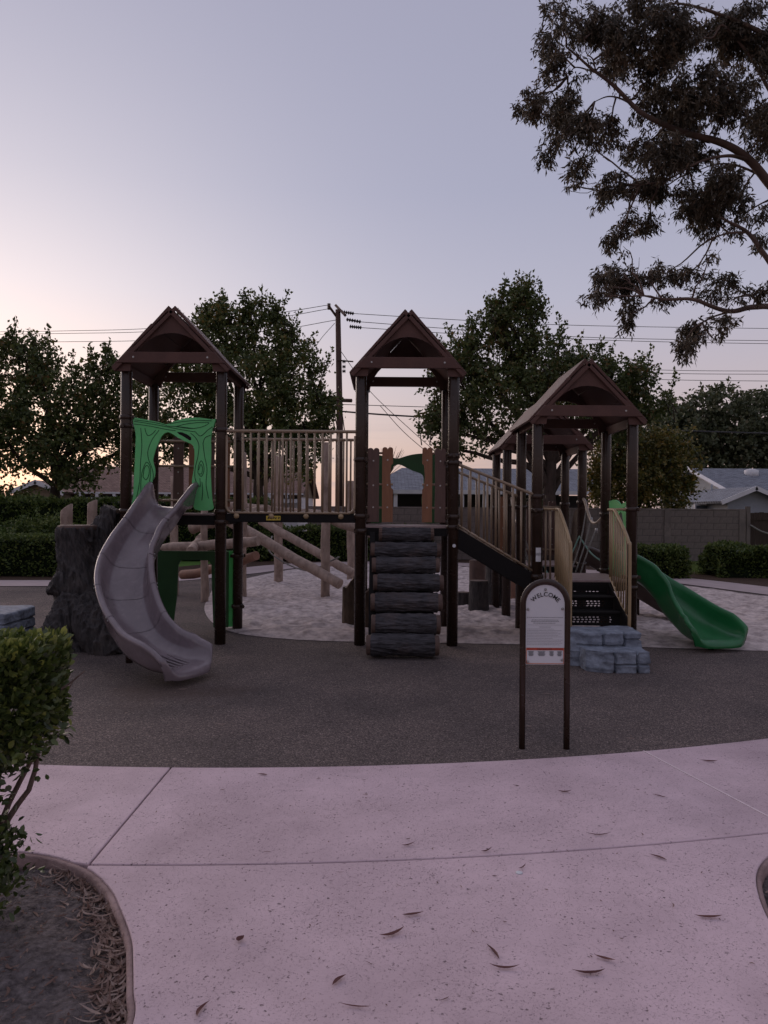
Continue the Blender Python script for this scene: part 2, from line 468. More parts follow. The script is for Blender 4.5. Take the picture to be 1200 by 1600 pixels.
def rubber_mat():
    m, N, L, b = nodes_of('brown_crumb_rubber')
    tc = N.new('ShaderNodeTexCoord')
    vo = N.new('ShaderNodeTexVoronoi'); vo.inputs['Scale'].default_value = 130
    L.new(tc.outputs['Object'], vo.inputs['Vector'])
    sp = N.new('ShaderNodeSeparateColor'); L.new(vo.outputs['Color'], sp.inputs[0])
    cr = N.new('ShaderNodeValToRGB')
    e = cr.color_ramp.elements
    e[0].position = 0; e[0].color = (.042, .034, .033, 1)
    e[1].position = 1; e[1].color = (.30, .245, .23, 1)
    x = e.new(.55); x.color = (.112, .091, .086, 1)
    x = e.new(.93); x.color = (.175, .142, .135, 1)
    L.new(sp.outputs[0], cr.inputs[0])
    n = N.new('ShaderNodeTexNoise'); n.inputs['Scale'].default_value = .7; n.inputs['Detail'].default_value = 8; n.inputs['Roughness'].default_value = .65
    L.new(tc.outputs['Object'], n.inputs['Vector'])
    r2 = N.new('ShaderNodeValToRGB'); r2.color_ramp.elements[0].position = .3; r2.color_ramp.elements[0].color = (.62, .61, .62, 1); r2.color_ramp.elements[1].position = .7; r2.color_ramp.elements[1].color = (1.36, 1.28, 1.22, 1)
    L.new(n.outputs['Fac'], r2.inputs[0])
    mx = N.new('ShaderNodeMixRGB'); mx.blend_type = 'MULTIPLY'; mx.inputs[0].default_value = 1
    L.new(cr.outputs[0], mx.inputs[1]); L.new(r2.outputs[0], mx.inputs[2])
    # scuffed, browner patch worn by feet at the foot of the taupe slide
    vm = N.new('ShaderNodeVectorMath'); vm.operation = 'DISTANCE'; vm.inputs[1].default_value = (-1.75, 6.55, 0)
    nw = N.new('ShaderNodeTexNoise'); nw.inputs['Scale'].default_value = 2.2; nw.inputs['Detail'].default_value = 6
    L.new(tc.outputs['Object'], nw.inputs['Vector']); L.new(tc.outputs['Object'], vm.inputs[0])
    ma = N.new('ShaderNodeMath'); ma.operation = 'MULTIPLY_ADD'; ma.inputs[1].default_value = 1.3; L.new(nw.outputs['Fac'], ma.inputs[0]); L.new(vm.outputs['Value'], ma.inputs[2])
    mw = N.new('ShaderNodeMapRange'); mw.inputs['From Min'].default_value = 1.35; mw.inputs['From Max'].default_value = .75; mw.inputs['To Max'].default_value = .55
    L.new(ma.outputs[0], mw.inputs['Value'])
    mxw = N.new('ShaderNodeMixRGB'); mxw.inputs[2].default_value = (.075, .048, .036, 1)
    L.new(mw.outputs[0], mxw.inputs[0]); L.new(mx.outputs[0], mxw.inputs[1])
    L.new(mxw.outputs[0], b.inputs['Base Color'])
    b.inputs['Roughness'].default_value = .85; b.inputs['Specular IOR Level'].default_value = .25
    bp = N.new('ShaderNodeBump'); bp.inputs['Strength'].default_value = .8; bp.inputs['Distance'].default_value = .006
    L.new(vo.outputs['Distance'], bp.inputs['Height']); L.new(bp.outputs[0], b.inputs['Normal'])
    return m
M['rubber'] = rubber_mat()
M['sand'] = pm('pinkish_play_sand', (.64, .545, .525), (.27, .225, .215), 7.5, .95, 1.0, 13, .1, detail=10)
M['dirt'] = pm('compacted_planter_soil', (.20, .168, .165), (.055, .045, .045), 32, .95, 1.0, 75, .1, detail=12, dirt=((.25, .21, .205), 6, .45))
M['grass'] = pm('lawn_turf', (.11, .20, .045), (.065, .13, .03), 5, .9, .8, 60, .1)
M['ground'] = pm('bare_ground', (.13, .10, .075), (.085, .065, .05), 1.2, .95, .5, 20, .1)
M['kerb'] = pm('brown_slab_edge', (.38, .27, .26), (.22, .15, .14), 5, .85, .5, 40, .2)

M['leaf_dark'] = leaf_mat('broad_tree_leaf', [(.026, .040, .013), (.058, .080, .024), (.095, .115, .034), (.17, .085, .034)])
M['leaf_mid'] = leaf_mat('olive_tree_leaf', [(.026, .042, .013), (.060, .085, .024), (.105, .125, .038), (.20, .13, .036)])
M['leaf_gold'] = leaf_mat('golden_shrub_leaf', [(.036, .050, .016), (.085, .092, .026), (.17, .14, .036), (.28, .17, .048)])
M['leaf_far'] = leaf_mat('far_tree_leaf', [(.038, .050, .027), (.068, .082, .042), (.10, .112, .056), (.12, .10, .05)])
M['leaf_euc'] = leaf_mat('eucalyptus_leaf', [(.030, .025, .017), (.060, .048, .032), (.100, .075, .048), (.16, .10, .062)], .2)
M['leaf_hedge'] = leaf_mat('hedge_leaf', [(.028, .046, .013), (.060, .092, .022), (.105, .14, .034), (.17, .19, .05)])
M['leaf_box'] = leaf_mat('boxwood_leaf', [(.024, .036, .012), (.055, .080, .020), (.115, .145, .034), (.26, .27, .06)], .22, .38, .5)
M['leaf_dry'] = leaf_mat('dry_fallen_leaf', [(.115, .062, .052), (.20, .125, .10), (.29, .20, .165), (.37, .28, .24)], .15, .7, .3)
M['leaf_red'] = leaf_mat('red_brown_fallen_leaf', [(.090, .032, .032), (.13, .050, .045), (.17, .075, .06)], .1, .6, .3)

# ================================================================== ground
def sheet(name, poly, z, m, **kw):
    me = bpy.data.meshes.new(name)
    me.from_pydata([(p[0], p[1], z) for p in poly], [], [tuple(range(len(poly)))])
    fix_up(me)
    o = place(name, me, m)
    tag(o, kind='structure', **kw)
    return o

def fix_up(me):
    if me.polygons and me.polygons[0].normal.z < 0:
        me.flip_normals()

sheet('ground', [(-700, -60), (700, -60), (700, 900), (-700, 900)], -0.10, M['ground'])

CX, CY = -1.2, 15.93          # centre of the round play area
def polar(r, a):              # a measured from -Y, positive to the right
    return (CX + r * math.sin(a), CY - r * math.cos(a))

# rubber safety surface: front disc
rub = [polar(11.305, R(a)) for a in np.linspace(-62, 62, 80)]
rub += [(9.6, 13.5), (6.5, 17.5), (2, 21.4), (-3, 21.4), (-7, 16.9), (-13, 15.8), (-13, 12)]
sheet('rubber_surface', rub, -0.004, M['rubber'])

# sand pit: star-shaped, real relief
sand_edge = [(8.6, 8.55), (6.2, 8.5), (4.6, 8.58), (3.2, 8.78), (1.8, 8.92), (.4, 9.0), (-.6, 9.06), (-1.3, 9.25), (-1.85, 9.62), (-2.3, 10.4), (-2.75, 11.8), (-3.05, 13.4),
             (-3.3, 15.4), (-2.9, 17.8), (-2.2, 20.0), (-.8, 21.2), (1.0, 21.3), (3.0, 20.2), (4.8, 18.6), (6.0, 16.6), (7.2, 14.0), (8.4, 12.2), (9.4, 10.2)]
def build_sand():
    loop = [Vector((p[0], p[1], 0)) for p in sand_edge]
    closed = smooth_path([loop[-1]] + loop + [loop[0], loop[1]], 10)[10:-11]
    c = Vector((2.2, 12.6, 0))
    n, K = len(closed), 190
    vs, fs = [], []
    for k in range(K + 1):
        t = (k / K) ** 0.75
        for p in closed:
            q = c.lerp(p, t)
            fade = min(1, (1 - t) * 14)
            h = noise.fractal(Vector((q.x * 2.3, q.y * 2.3, 3.1)), 1.0, 2.0, 4)
            h2 = noise.noise(Vector((q.x * 6, q.y * 6, 9)))
            d = noise.voronoi(Vector((q.x * 3.4, q.y * 3.4, 0)))[0][0]
            z = .002 + fade * max(0.0, .05 + .035 * h + .030 * h2 + .016 * noise.noise(Vector((q.x * 15, q.y * 15, 2))) - .07 * max(0, .36 - d) * 2.6)
            vs.append((q.x, q.y, z))
    for k in range(K):
        for i in range(n):
            j = (i + 1) % n
            if k == 0:
                fs.append((i, n + i, n + j)) if False else fs.append((i, j, n + j, n + i))
            else:
                fs.append((k * n + i, k * n + j, (k + 1) * n + j, (k + 1) * n + i))
    mb = MB(); mb.add(vs, fs, True)
    me = mb.mesh('sand_pit')
    fix_normals(me)
    if sum(p.normal.z for p in me.polygons) < 0: me.flip_normals()
    o = place('sand_pit', me, M['sand'])
    tag(o, kind='structure')
build_sand()

# concrete walkway in slabs with real joints
walk = empty('walkway', (0, 3.5, 0)); tag(walk, kind='structure')
def slab(poly, z0=-.085, z1=0.0):
    mb = MB(); mb.prism(poly, (0, 0, z0), (1, 0, 0), (0, 1, 0), (0, 0, z1 - z0))
    return mb.build('concrete_slab', M['concrete'], walk, bevel=.006)
R1, R2 = 11.31, 12.58
J = .0050
def arc(r, a0, a1, n=40):
    return [polar(r, a) for a in np.linspace(a0, a1, n)]
aL = math.atan2(-1.275 - CX, CY - 4.0)        # left radial joint
aR = R(14.85)
def ring(a0, a1, n=40):
    slab(arc(R1 + .002, a0, a1, n) + list(reversed(arc(R2 - J, a0, a1, n))))
ring(aL + J / 12, aR - J / 12)
ring(aR + J / 12, R(40))
jl = MB(); jl.prism([polar(R1 + .003, aR - .0005), polar(R1 + .003, aR + .0005), polar(R2 - .004, aR + .0005), polar(R2 - .004, aR - .0005)], (0, 0, -.05), (1, 0, 0), (0, 1, 0), (0, 0, .052)); jl.build('joint_sealant', M['joint'], walk)
# planter edge curves
left_edge = [(-4.2, 3.42), (-3.0, 3.47), (-2.2, 3.50), (-1.62, 3.475), (-1.316, 3.35), (-1.13, 3.17), (-1.00, 2.96), (-.905, 2.78), (-.857, 2.65), (-.80, 2.48), (-.75, 2.32), (-.72, 1.9), (-.71, 1.2), (-.71, -.5)]
right_edge = [(2.9, -.5), (1.9, 1.2), (1.52, 2.3), (1.46, 2.62), (1.47, 2.85), (1.53, 3.10), (1.63, 3.33), (1.78, 3.50), (2.0, 3.60), (3.0, 3.85), (5.0, 4.5)]
le = [(p.x, p.y) for p in smooth_path([(a, b, 0) for a, b in left_edge], 6)]
re_ = [(p.x, p.y) for p in smooth_path([(a, b, 0) for a, b in right_edge], 6)]
# ring slab left of the radial joint: its near side follows the planter curve
aM = math.atan2(-3.0 - CX, CY - 3.47)
slab(arc(R1 + .002, R(-32), aL - J / 12, 40) + [polar(R2 - J, aL - J / 12)] + [p for p in reversed(le) if -3.0 <= p[0] <= -1.335 and p[1] > 3.3] + list(reversed(arc(R2 - J, R(-32), aM, 20))))
# lower slab: between the planters, up to the ring joint
ls = [p for p in le if p[0] > -1.33 or p[1] < 3.3]
ls = [p for p in ls if math.hypot(p[0] - CX, p[1] - CY) > R2 + .004]
rs = [p for p in re_ if math.hypot(p[0] - CX, p[1] - CY) > R2 + .004]
aa0 = math.atan2(ls[0][0] - CX, CY - ls[0][1]); aa1 = math.atan2(rs[-1][0] - CX, CY - rs[-1][1])
slab(ls + rs + list(reversed(arc(R2 + J, aa0, aa1, 40))))
# slab remnants left of the radial joint (behind the shrub)
# soil planters (recessed) and their brown edge faces
soil_l = [p for p in le] + [(-6, -.5), (-6, 3.3)]
def soil(poly, name='planter_soil'):
    # triangulated relief grid clipped by radial mapping
    c = Vector((sum(p[0] for p in poly) / len(poly), sum(p[1] for p in poly) / len(poly), 0))
    K = 90; n = len(poly)
    vs, fs = [], []
    for k in range(K + 1):
        t = (k / K) ** .6
        for p in poly:
            q = c.lerp(Vector((p[0], p[1], 0)), t)
            h = noise.fractal(Vector((q.x * 4, q.y * 4, 1.3)), 1.0, 2.0, 5)
            vs.append((q.x, q.y, -.060 + .028 * h + .010 * noise.noise(Vector((q.x * 20, q.y * 20, 4))) - .012 * max(0, t - .8)))
    for k in range(K):
        for i in range(n):
            j = (i + 1) % n
            fs.append((k * n + i, k * n + j, (k + 1) * n + j, (k + 1) * n + i))
    mb = MB(); mb.add(vs, fs, True)
    me = mb.mesh(name)
    fix_normals(me)
    if sum(p.normal.z for p in me.polygons) < 0: me.flip_normals()
    o = place(name, me, M['dirt']); tag(o, kind='structure')
soil(soil_l)
soil([p for p in re_] + [(6, 4.4), (6, -.5)])
def edging(poly, sgn, nm='planter_edging'):
    mb = MB()
    pts = [Vector((p[0], p[1], 0)) for p in poly]
    a, b = [], []
    for i, p in enumerate(pts):
        t = (pts[min(i + 1, len(pts) - 1)] - pts[max(i - 1, 0)]).normalized()
        nrm = Vector((-t.y, t.x, 0)) * sgn
        a.append(p + nrm * .002); b.append(p + nrm * .022)
    m = len(pts)
    vs = [Vector((p.x, p.y, -.006)) for p in a] + [Vector((p.x, p.y, -.012)) for p in b] + [Vector((p.x, p.y, -.11)) for p in b] + [Vector((p.x, p.y, -.11)) for p in a]
    fs = []
    for i in range(m - 1):
        for k in range(4):
            k2 = (k + 1) % 4
            fs.append((k * m + i, k * m + i + 1, k2 * m + i + 1, k2 * m + i))
    mb.add(vs, fs, True)
    o = mb.build(nm, M['kerb']); tag(o, kind='structure')
edging(le, -1)
edging(re_, -1)

# lawn, mulch and pale path behind the play area
sheet('lawn', [(-45, 17.6), (-7, 18.6), (-2.6, 22.6), (3, 22.4), (6.3, 19.9), (9, 16.9), (11, 13.5), (45, 14), (45, 30), (-45, 30)], -.012, M['grass'])
path_in = [(-14, 14.7), (-9, 14.95), (-6, 15.25), (-4.4, 16.3), (-3.2, 18.2), (-2.0, 20.6), (-.4, 21.6), (1.4, 21.6), (3.2, 20.5), (5.0, 18.9), (6.25, 16.9), (7.3, 14.3), (8.3, 12.6), (9.6, 10.6)]
pth = smooth_path([(a, b, 0) for a, b in path_in], 8)
def strip(name, path, w0, w1, z, m, kind='structure'):
    vs, fs = [], []
    for i, p in enumerate(path):
        t = (path[min(i + 1, len(path) - 1)] - path[max(i - 1, 0)]).normalized()
        nrm = Vector((-t.y, t.x, 0))
        vs += [p + nrm * w0 + Vector((0, 0, z)), p + nrm * w1 + Vector((0, 0, z))]
    for i in range(len(path) - 1):
        fs.append((2 * i, 2 * i + 1, 2 * i + 3, 2 * i + 2))
    mb = MB(); mb.add(vs, fs)
    me = mb.mesh(name); fix_normals(me)
    if sum(p.normal.z for p in me.polygons) < 0: me.flip_normals()
    o = place(name, me, m); tag(o, kind=kind)
    return o
strip('path', pth, .0, 1.25, .008, M['path'])
strip('mulch_bed', pth, 1.25, 3.0, -.003, M['mulch'])

# ================================================================== play equipment
Y0, Y1 = 8.85, 9.90          # front and rear post rows
PR = .064                    # post radius

def picket_row(parent, p0, p1, n, zb, zt, m, r=.011):
    """n vertical bars between p0 and p1 (each its own object); zb, zt may be (start, end)"""
    zb = zb if isinstance(zb, tuple) else (zb, zb)
    zt = zt if isinstance(zt, tuple) else (zt, zt)
    h = zt[0] - zb[0]
    me = None
    for i in range(n):
        t = (i + .5) / n
        x = p0[0] + (p1[0] - p0[0]) * t; y = p0[1] + (p1[1] - p0[1]) * t
        a = zb[0] + (zb[1] - zb[0]) * t; b = zt[0] + (zt[1] - zt[0]) * t
        if me is None:
            mb = MB(); mb.tube([(0, 0, 0), (0, 0, 1)], r, 8); me = mb.mesh('picket'); me.materials.append(m)
        o = place('picket', me, m, parent)
        o.location = (x, y, a); o.scale = (1, 1, b - a)

COLLAR = None
def post(parent, x, y, top, collars=(), m=None, r=PR, bottom=-.02):
    global COLLAR
    mb = MB()
    mb.tube([(x, y, bottom), (x, y, top - .02), (x, y, top)], [r, r, r * .9], 20)
    o = mb.build('post', m or M['post'], parent)
    if COLLAR is None:
        cb = MB()
        cb.tube([(0, 0, -.028), (0, 0, -.024), (0, 0, .024), (0, 0, .028)], [PR + .003, PR + .012, PR + .012, PR + .003], 20)
        for s in (-1, 1):
            cb.box((s * (PR + .022), 0, 0), (.035, .03, .04))
            cb.tube([(s * (PR + .028), -.028, 0), (s * (PR + .028), .028, 0)], .008, 8)
        COLLAR = cb.mesh('collar'); fix_normals(COLLAR); COLLAR.materials.append(M['post'])
    for k, z in enumerate(collars):
        c = place('collar', COLLAR, M['post'], o)
        c.location = (x, y, z); c.rotation_euler = (0, 0, (k * 1.3 + x) % 6.28)
    return o

def roof(parent, x0, x1, y0, y1, eave, apex):
    """gable roof, ridge along Y"""
    cx = (x0 + x1) / 2; hw = (x1 - x0) / 2 + .105
    ya, yb = y0 - .15, y1 + .12
    rise = apex - eave
    L = math.hypot(hw, rise)
    for s in (-1, 1):
        # slope of three overlapping boards; u runs from ridge down to eave
        u = Vector((s * hw, 0, -rise)) / L
        nrm = Vector((s * rise, 0, hw)) / L
        for k in range(3):
            a, b = L * k / 3 - (-.004 if k == 0 else .025), L * (k + 1) / 3 + (.03 if k == 2 else 0)
            off = .010 * (3 - k)
            o = Vector((cx, ya + (.03 if k == 0 else .012 * k), apex)) + u * a + nrm * (off - .022)
            mb = MB()
            mb.prism([(0, 0), (b - a, 0), (b - a, .026), (0, .040)], o, u, nrm, (0, yb - ya - .02 * k, 0))
            mb.build('roof_board', M['roof'], parent, bevel=.006)
        # barge strip under each rake, thickened edge
        for yy in (ya - .004, yb - .026):
            mb = MB()
            mb.prism([(-.01, -.03), (L + .035, -.03), (L + .035, .012), (-.01, .012)], Vector((cx, yy, apex)) - nrm * .028, u, nrm, (0, .03, 0))
            mb.build('barge_strip', M['roof'], parent, bevel=.005)
    # gable panels with an arched opening
    for yy in (ya + .035, yb - .06):
        w = hw - .02
        out = [(-w, eave - .055), (-w, eave + .005), (0, apex - .004), (w, eave + .005), (w, eave - .055), (w - .16, eave - .055)]
        aw, ah = w - .16, rise * .66
        for k in range(1, 18):
            a = math.pi * k / 18
            out.append((aw * math.cos(a), eave - .055 + ah * math.sin(a) ** 1.15))
        out.append((-aw, eave - .055))
        mb = MB(); mb.prism(out, (cx, yy, 0), (1, 0, 0), (0, 0, 1), (0, .025, 0))
        mb.build('gable_panel', M['roof'], parent)
    for yy in (ya - .012, yb - .032):
        zt = eave + .155
        w1 = hw * (apex - zt) / rise; w2 = hw * (apex - (zt - .125)) / rise
        mb = MB(); mb.prism([(-w2 + .01, zt - .125), (w2 - .01, zt - .125), (w1, zt), (-w1, zt)], (cx, yy, 0), (1, 0, 0), (0, 0, 1), (0, .042, 0))
        mb.build('tie_board', M['roof'], parent, bevel=.006)
        for s in (-1, 1):
            b = MB(); b.tube([(cx + s * (w1 - .08), yy - .006, zt - .06), (cx + s * (w1 - .08), yy + .002, zt - .06)], .011, 8); b.build('bolt', M['bolt'], parent)
    # side beams along the eaves
    for s in (-1, 1):
        mb = MB(); mb.box((cx + s * (hw - .085), (ya + yb) / 2, eave - .01), (.035, yb - ya - .16, .10))
        mb.build('eave_beam', M['roof'], parent)

def deck(parent, x0, x1, y0, y1, z, th=.13):
    mb = MB(); mb.box(((x0 + x1) / 2, (y0 + y1) / 2, z - .012), (x1 - x0 - .02, y1 - y0 - .02, .024))
    d = mb.build('deck', M['deck'], parent, bevel=.004)
    mb = MB()
    for (a, b, c, e) in ((x0, x1, y0 + .02, .04), (x0, x1, y1 - .02, .04)):
        mb.box(((a + b) / 2, c, z - .024 - th / 2), (b - a - 2 * PR - .02, e, th))
    for x in (x0 + .02, x1 - .02):
        mb.box((x, (y0 + y1) / 2, z - .024 - th / 2), (.04, y1 - y0 - 2 * PR - .02, th - .004))
    mb.build('deck_frame', M['black'], d)

def plank(parent, x, y, w, z0, z1, m, ydir=True, bumps=2, slot=None):
    """picket board facing -Y with a scalloped top; a slot cut near one edge"""
    top = []
    nb = bumps
    for k in range(nb):
        for a in np.linspace(math.pi, 0, 7):
            cxk = -w / 2 + w * (k + .5) / nb
            top.append((cxk + (w / nb / 2) * math.cos(a), z1 - .02 + .028 * math.sin(a)))
    poly = [(-w / 2, z0), (-w / 2 + .004, (z0 + z1) / 2)] + top + [(w / 2 - .004, (z0 + z1) / 2 + .1), (w / 2, z0)]
    if slot:
        s = slot
        poly = [(-w / 2, z0)] + top + [(w / 2, z1 - .18), (w / 2 - .02, z1 - .20), (w / 2 - .032, z1 - .33), (w / 2 - .02, z1 - .46), (w / 2, z1 - .48), (w / 2, z0)] if s > 0 else \
               [(-w / 2, z0), (-w / 2, z1 - .48), (-w / 2 + .02, z1 - .46), (-w / 2 + .032, z1 - .33), (-w / 2 + .02, z1 - .20), (-w / 2, z1 - .18)] + top + [(w / 2, z0)]
    mb = MB(); mb.prism(poly, (x, y, 0), (1, 0, 0), (0, 0, 1), (0, .022, 0))
    o = mb.build('plank', m, parent)
    for z in (z0 + .17, (z0 + z1) / 2 - .0, z1 - .14):
        b = MB(); b.tube([(x, y - .006, z), (x, y + .004, z)], .010, 8); b.build('screw', M['bolt'], o)
    return o

# ---- tree-arch panel: outline given in panel units (0..1 across, 0..1 up)
ARCH_OUT = [(.0, 1.0), (.10, .985), (.22, .965), (.33, .945), (.41, .925), (.50, .955), (.60, .985), (.72, 1.0), (.82, .998), (.93, .985), (.965, .982), (1.0, .985),
            (.985, .93), (.965, .86), (.945, .78), (.948, .6), (.942, .42), (.952, .25), (.965, .1), (.968, .0), (.755, .0), (.755, .12), (.735, .22), (.72, .30), (.725, .36), (.74, .43),
            (.745, .52), (.748, .62), (.738, .68), (.70, .715), (.62, .745), (.54, .785), (.47, .825), (.42, .838), (.37, .815), (.33, .76), (.28, .65), (.25, .55), (.255, .50), (.275, .43), (.27, .36),
            (.235, .28), (.225, .18), (.225, .0), (.005, .0), (.015, .15), (.02, .32), (.03, .5), (.035, .65), (.04, .78), (.03, .86), (.012, .92)]
ARCH_LINES = [[(.02, .955), (.2, .93), (.4, .90), (.6, .865), (.75, .845)], [(.02, .925), (.2, .905), (.4, .87), (.52, .855)], [(.03, .97), (.25, .945), (.38, .92), (.43, .905), (.55, .90), (.75, .88)],
              [(.10, .88), (.115, .7), (.10, .5), (.09, .3), (.05, .1)], [(.15, .88), (.165, .83), (.19, .80), (.24, .82), (.28, .86)], [(.32, .86), (.24, .76), (.19, .64), (.195, .55), (.24, .44), (.255, .36), (.24, .27), (.20, .23)],
              [(.13, .36), (.15, .45), (.18, .475), (.205, .44), (.20, .37), (.17, .32), (.14, .34), (.13, .36)], [(.11, .15), (.105, .27), (.12, .40), (.17, .51), (.22, .45), (.215, .33), (.20, .26)],
              [(.52, .90), (.65, .93), (.8, .945), (.92, .945), (.84, .90), (.7, .88), (.52, .90)], [(.45, .93), (.6, .955), (.78, .97), (.95, .965)], [(.70, .83), (.76, .78), (.80, .70), (.79, .58), (.76, .46), (.755, .35), (.79, .27), (.82, .25), (.815, .34)],
              [(.75, .85), (.82, .80), (.90, .86), (.96, .9)], [(.85, .72), (.875, .78), (.94, .81)], [(.85, .72), (.87, .58), (.90, .44), (.89, .28), (.92, .12)],
              [(.79, .40), (.80, .48), (.83, .53), (.86, .48), (.86, .41), (.83, .36), (.79, .40)], [(.80, .43), (.825, .49), (.845, .45), (.835, .39), (.81, .39)], [(.84, .30), (.85, .2), (.84, .1)]]
def arch_panel(parent, name, o, u, width, z0, z1, m, lines=True, hole=True):
    o = Vector(o); u = Vector(u).normalized()
    h = z1 - z0
    n = Vector((0, 0, 1)).cross(u)        # panel normal (away from viewer for u=+X)
    def map2(p): return (p[0] * width, p[1] * h)
    pts = smooth_path([(p[0] * width, p[1] * h, 0) for p in ARCH_OUT + [ARCH_OUT[0]]], 3)[:-1]
    poly = [(p.x, p.y) for p in pts]
    mb = MB(); mb.prism(poly, Vector((o.x, o.y, z0)), u, (0, 0, 1), n * .020)
    ob = mb.build(name, m, parent)
    if lines:
        for ln in ARCH_LINES:
            mb = MB()
            q = smooth_path([Vector((o.x, o.y, z0)) + u * (p[0] * width) + Vector((0, 0, p[1] * h)) - n * .0005 for p in ln], 6)
            mb.tube(q, .0042, 6)
            mb.build('routed_line', M['green_line'], ob)
        if hole:
            q = [(.535, .842), (.60, .838), (.66, .815), (.705, .785), (.71, .755), (.69, .75), (.62, .79), (.56, .818)]
            mb = MB(); mb.prism(q, Vector((o.x, o.y, z0)), tuple(u * width), (0, 0, h), tuple(-n * .0018)); mb.build('leaf_shaped_slot', M['black'], ob)
    return ob

# ---------------------------------------------------------------- left tower
LX0, LX1, LZ = -2.975, -1.88, 1.50
tw = empty('play_tower', ((LX0 + LX1) / 2, (Y0 + Y1) / 2, 0))
tag(tw, 'tallest gabled play tower at left with the bright green tree-trunk arch panel', 'play tower', 'gabled play towers')
for (x, y, cs) in ((LX0, Y0, (1.52, 2.50, 2.60)), (LX1, Y0, (1.52, 1.40, 2.46)), (LX0, Y1, (1.52, 2.48)), (LX1, Y1, (1.52, .30, .95, 2.44))):
    post(tw, x, y, 3.14, cs)
roof(tw, LX0, LX1, Y0, Y1, 3.17, 3.83)
deck(tw, LX0, LX1, Y0, Y1, LZ, .11)
arch_panel(tw, 'green_arch_panel', (-2.895, Y0 - .03, 0), (1, 0, 0), .955, 1.545, 2.60, M['green'])
# rear wall of brown planks on two rails
mb = MB()
for z in (1.66, 2.10, 2.42):
    mb.tube([(LX0, Y1, z), (LX1, Y1, z)], .016, 10)
mb.build('panel_rail', M['rail'], tw)
for k, x in enumerate((-2.66, -2.46, -2.26, -2.06)):
    plank(tw, x, Y1 + .02, .135, 1.58, 2.47 + .01 * (k % 2), M['brown_dark'] if k % 2 == 0 else M['brown_light'])
# left side: rung ladder between the two left posts
for k in range(6):
    z = 1.62 + k * .17
    mb = MB(); mb.tube([(LX0 + .03, Y0, z), (LX0 + .03, Y1, z)], .013, 8); mb.build('side_rung', M['rail'], tw)
# green table panel below the deck
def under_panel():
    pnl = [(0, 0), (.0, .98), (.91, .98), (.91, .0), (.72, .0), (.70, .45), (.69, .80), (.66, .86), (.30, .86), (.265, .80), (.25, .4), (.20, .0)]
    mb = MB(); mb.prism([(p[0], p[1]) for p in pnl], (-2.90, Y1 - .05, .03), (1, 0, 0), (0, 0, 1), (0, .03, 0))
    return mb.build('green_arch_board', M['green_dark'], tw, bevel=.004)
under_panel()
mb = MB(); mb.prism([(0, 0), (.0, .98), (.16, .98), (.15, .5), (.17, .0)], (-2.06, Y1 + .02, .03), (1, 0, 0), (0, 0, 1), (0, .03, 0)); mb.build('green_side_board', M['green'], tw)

# ---------------------------------------------------------------- centre tower
MX0, MX1, MZ = -.272, .795, 1.37
tm = empty('play_tower', ((MX0 + MX1) / 2, (Y0 + Y1) / 2, 0))
tag(tm, 'middle gabled play tower with scalloped brown planks above the log climber', 'play tower', 'gabled play towers')
for (x, y, cs) in ((MX0, Y0, (1.48, 1.31, 2.13)), (MX1, Y0, (1.48, 1.36, 2.10, 2.18)), (MX0, Y1, (1.40, 2.1)), (MX1, Y1, (1.40, 2.1))):
    post(tm, x, y, 3.10, cs)
roof(tm, MX0, MX1, Y0, Y1, 3.13, 3.81)
deck(tm, MX0, MX1, Y0, Y1, MZ, .09)
zt = 2.26
for (x, w, mm, sl) in ((-.125, .135, 'brown_dark', None), (.038, .125, 'brown_light', 1), (.495, .115, 'brown_light', -1), (.645, .125, 'brown_dark', None)):
    plank(tm, x, Y0 - .012, w, 1.415, zt + (.0 if mm == 'brown_dark' else .01), M[mm], bumps=2, slot=sl)
for (a, b) in ((MX0, .10), (.44, MX1)):
    mb = MB()
    for z in (1.58, 1.85, 2.21):
        mb.tube([(a, Y0 + .022, z), (b, Y0 + .022, z)], .014, 10)
    mb.build('panel_rail', M['rail'], tm)
arch_panel(tm, 'green_arch_panel', (-.24, Y1 + .01, 0), (1, 0, 0), 1.0, 1.395, 2.285, M['green_dark'], lines=False)  # darker green puts the shade of the backlit rear face into the colour

# ---------------------------------------------------------------- right tower
RX0, RX1, RZ = 1.765, 2.855, .76
tr = empty('play_tower', ((RX0 + RX1) / 2, (Y0 + Y1) / 2, 0))
tag(tr, 'right gabled play tower with black stairs and tan handrails', 'play tower', 'gabled play towers')
for (x, y, cs) in ((RX0, Y0, (.80, .60, 1.56, 1.72)), (RX1, Y0, (.80, .68, 1.58)), (RX0, Y1, (.80, 1.6)), (RX1, Y1, (.80, 1.52))):
    post(tr, x, y, 2.58, cs)
roof(tr, RX0, RX1, Y0, Y1, 2.60, 3.265)
deck(tr, RX0, RX1, Y0, Y1, RZ, .10)
# green arch on the right side, seen edge-on above the green slide
arch_panel(tr, 'green_arch_panel', (RX1 + .03, Y0 + .10, 0), (0, 1, 0), .84, .80, 1.70, M['green'], lines=False)
for (z, h) in ((1.150, .09), (1.045, .0), (1.085, .10)):
    if h:
        mb = MB()
        # curved sticker wrapped on the front-left post
        vs, fs = [], []
        for k in range(7):
            a = -math.pi / 2 + (k - 3) * .16 + .1
            for zz in (z - h / 2, z + h / 2):
                vs.append((RX0 + (PR + .0015) * math.cos(a), Y0 + (PR + .0015) * math.sin(a), zz - .06))
        for k in range(6): fs.append((2 * k, 2 * k + 2, 2 * k + 3, 2 * k + 1))
        mb.add(vs, fs, True); mb.build('sticker', M['white'], tr)

mb = MB(); mb.tube([(MX1 + .01, Y0 - PR - .003, 1.15), (MX1 + .01, Y0 - PR + .004, 1.15)], .02, 16); mb.build('oval_sticker', M['white'], tm)
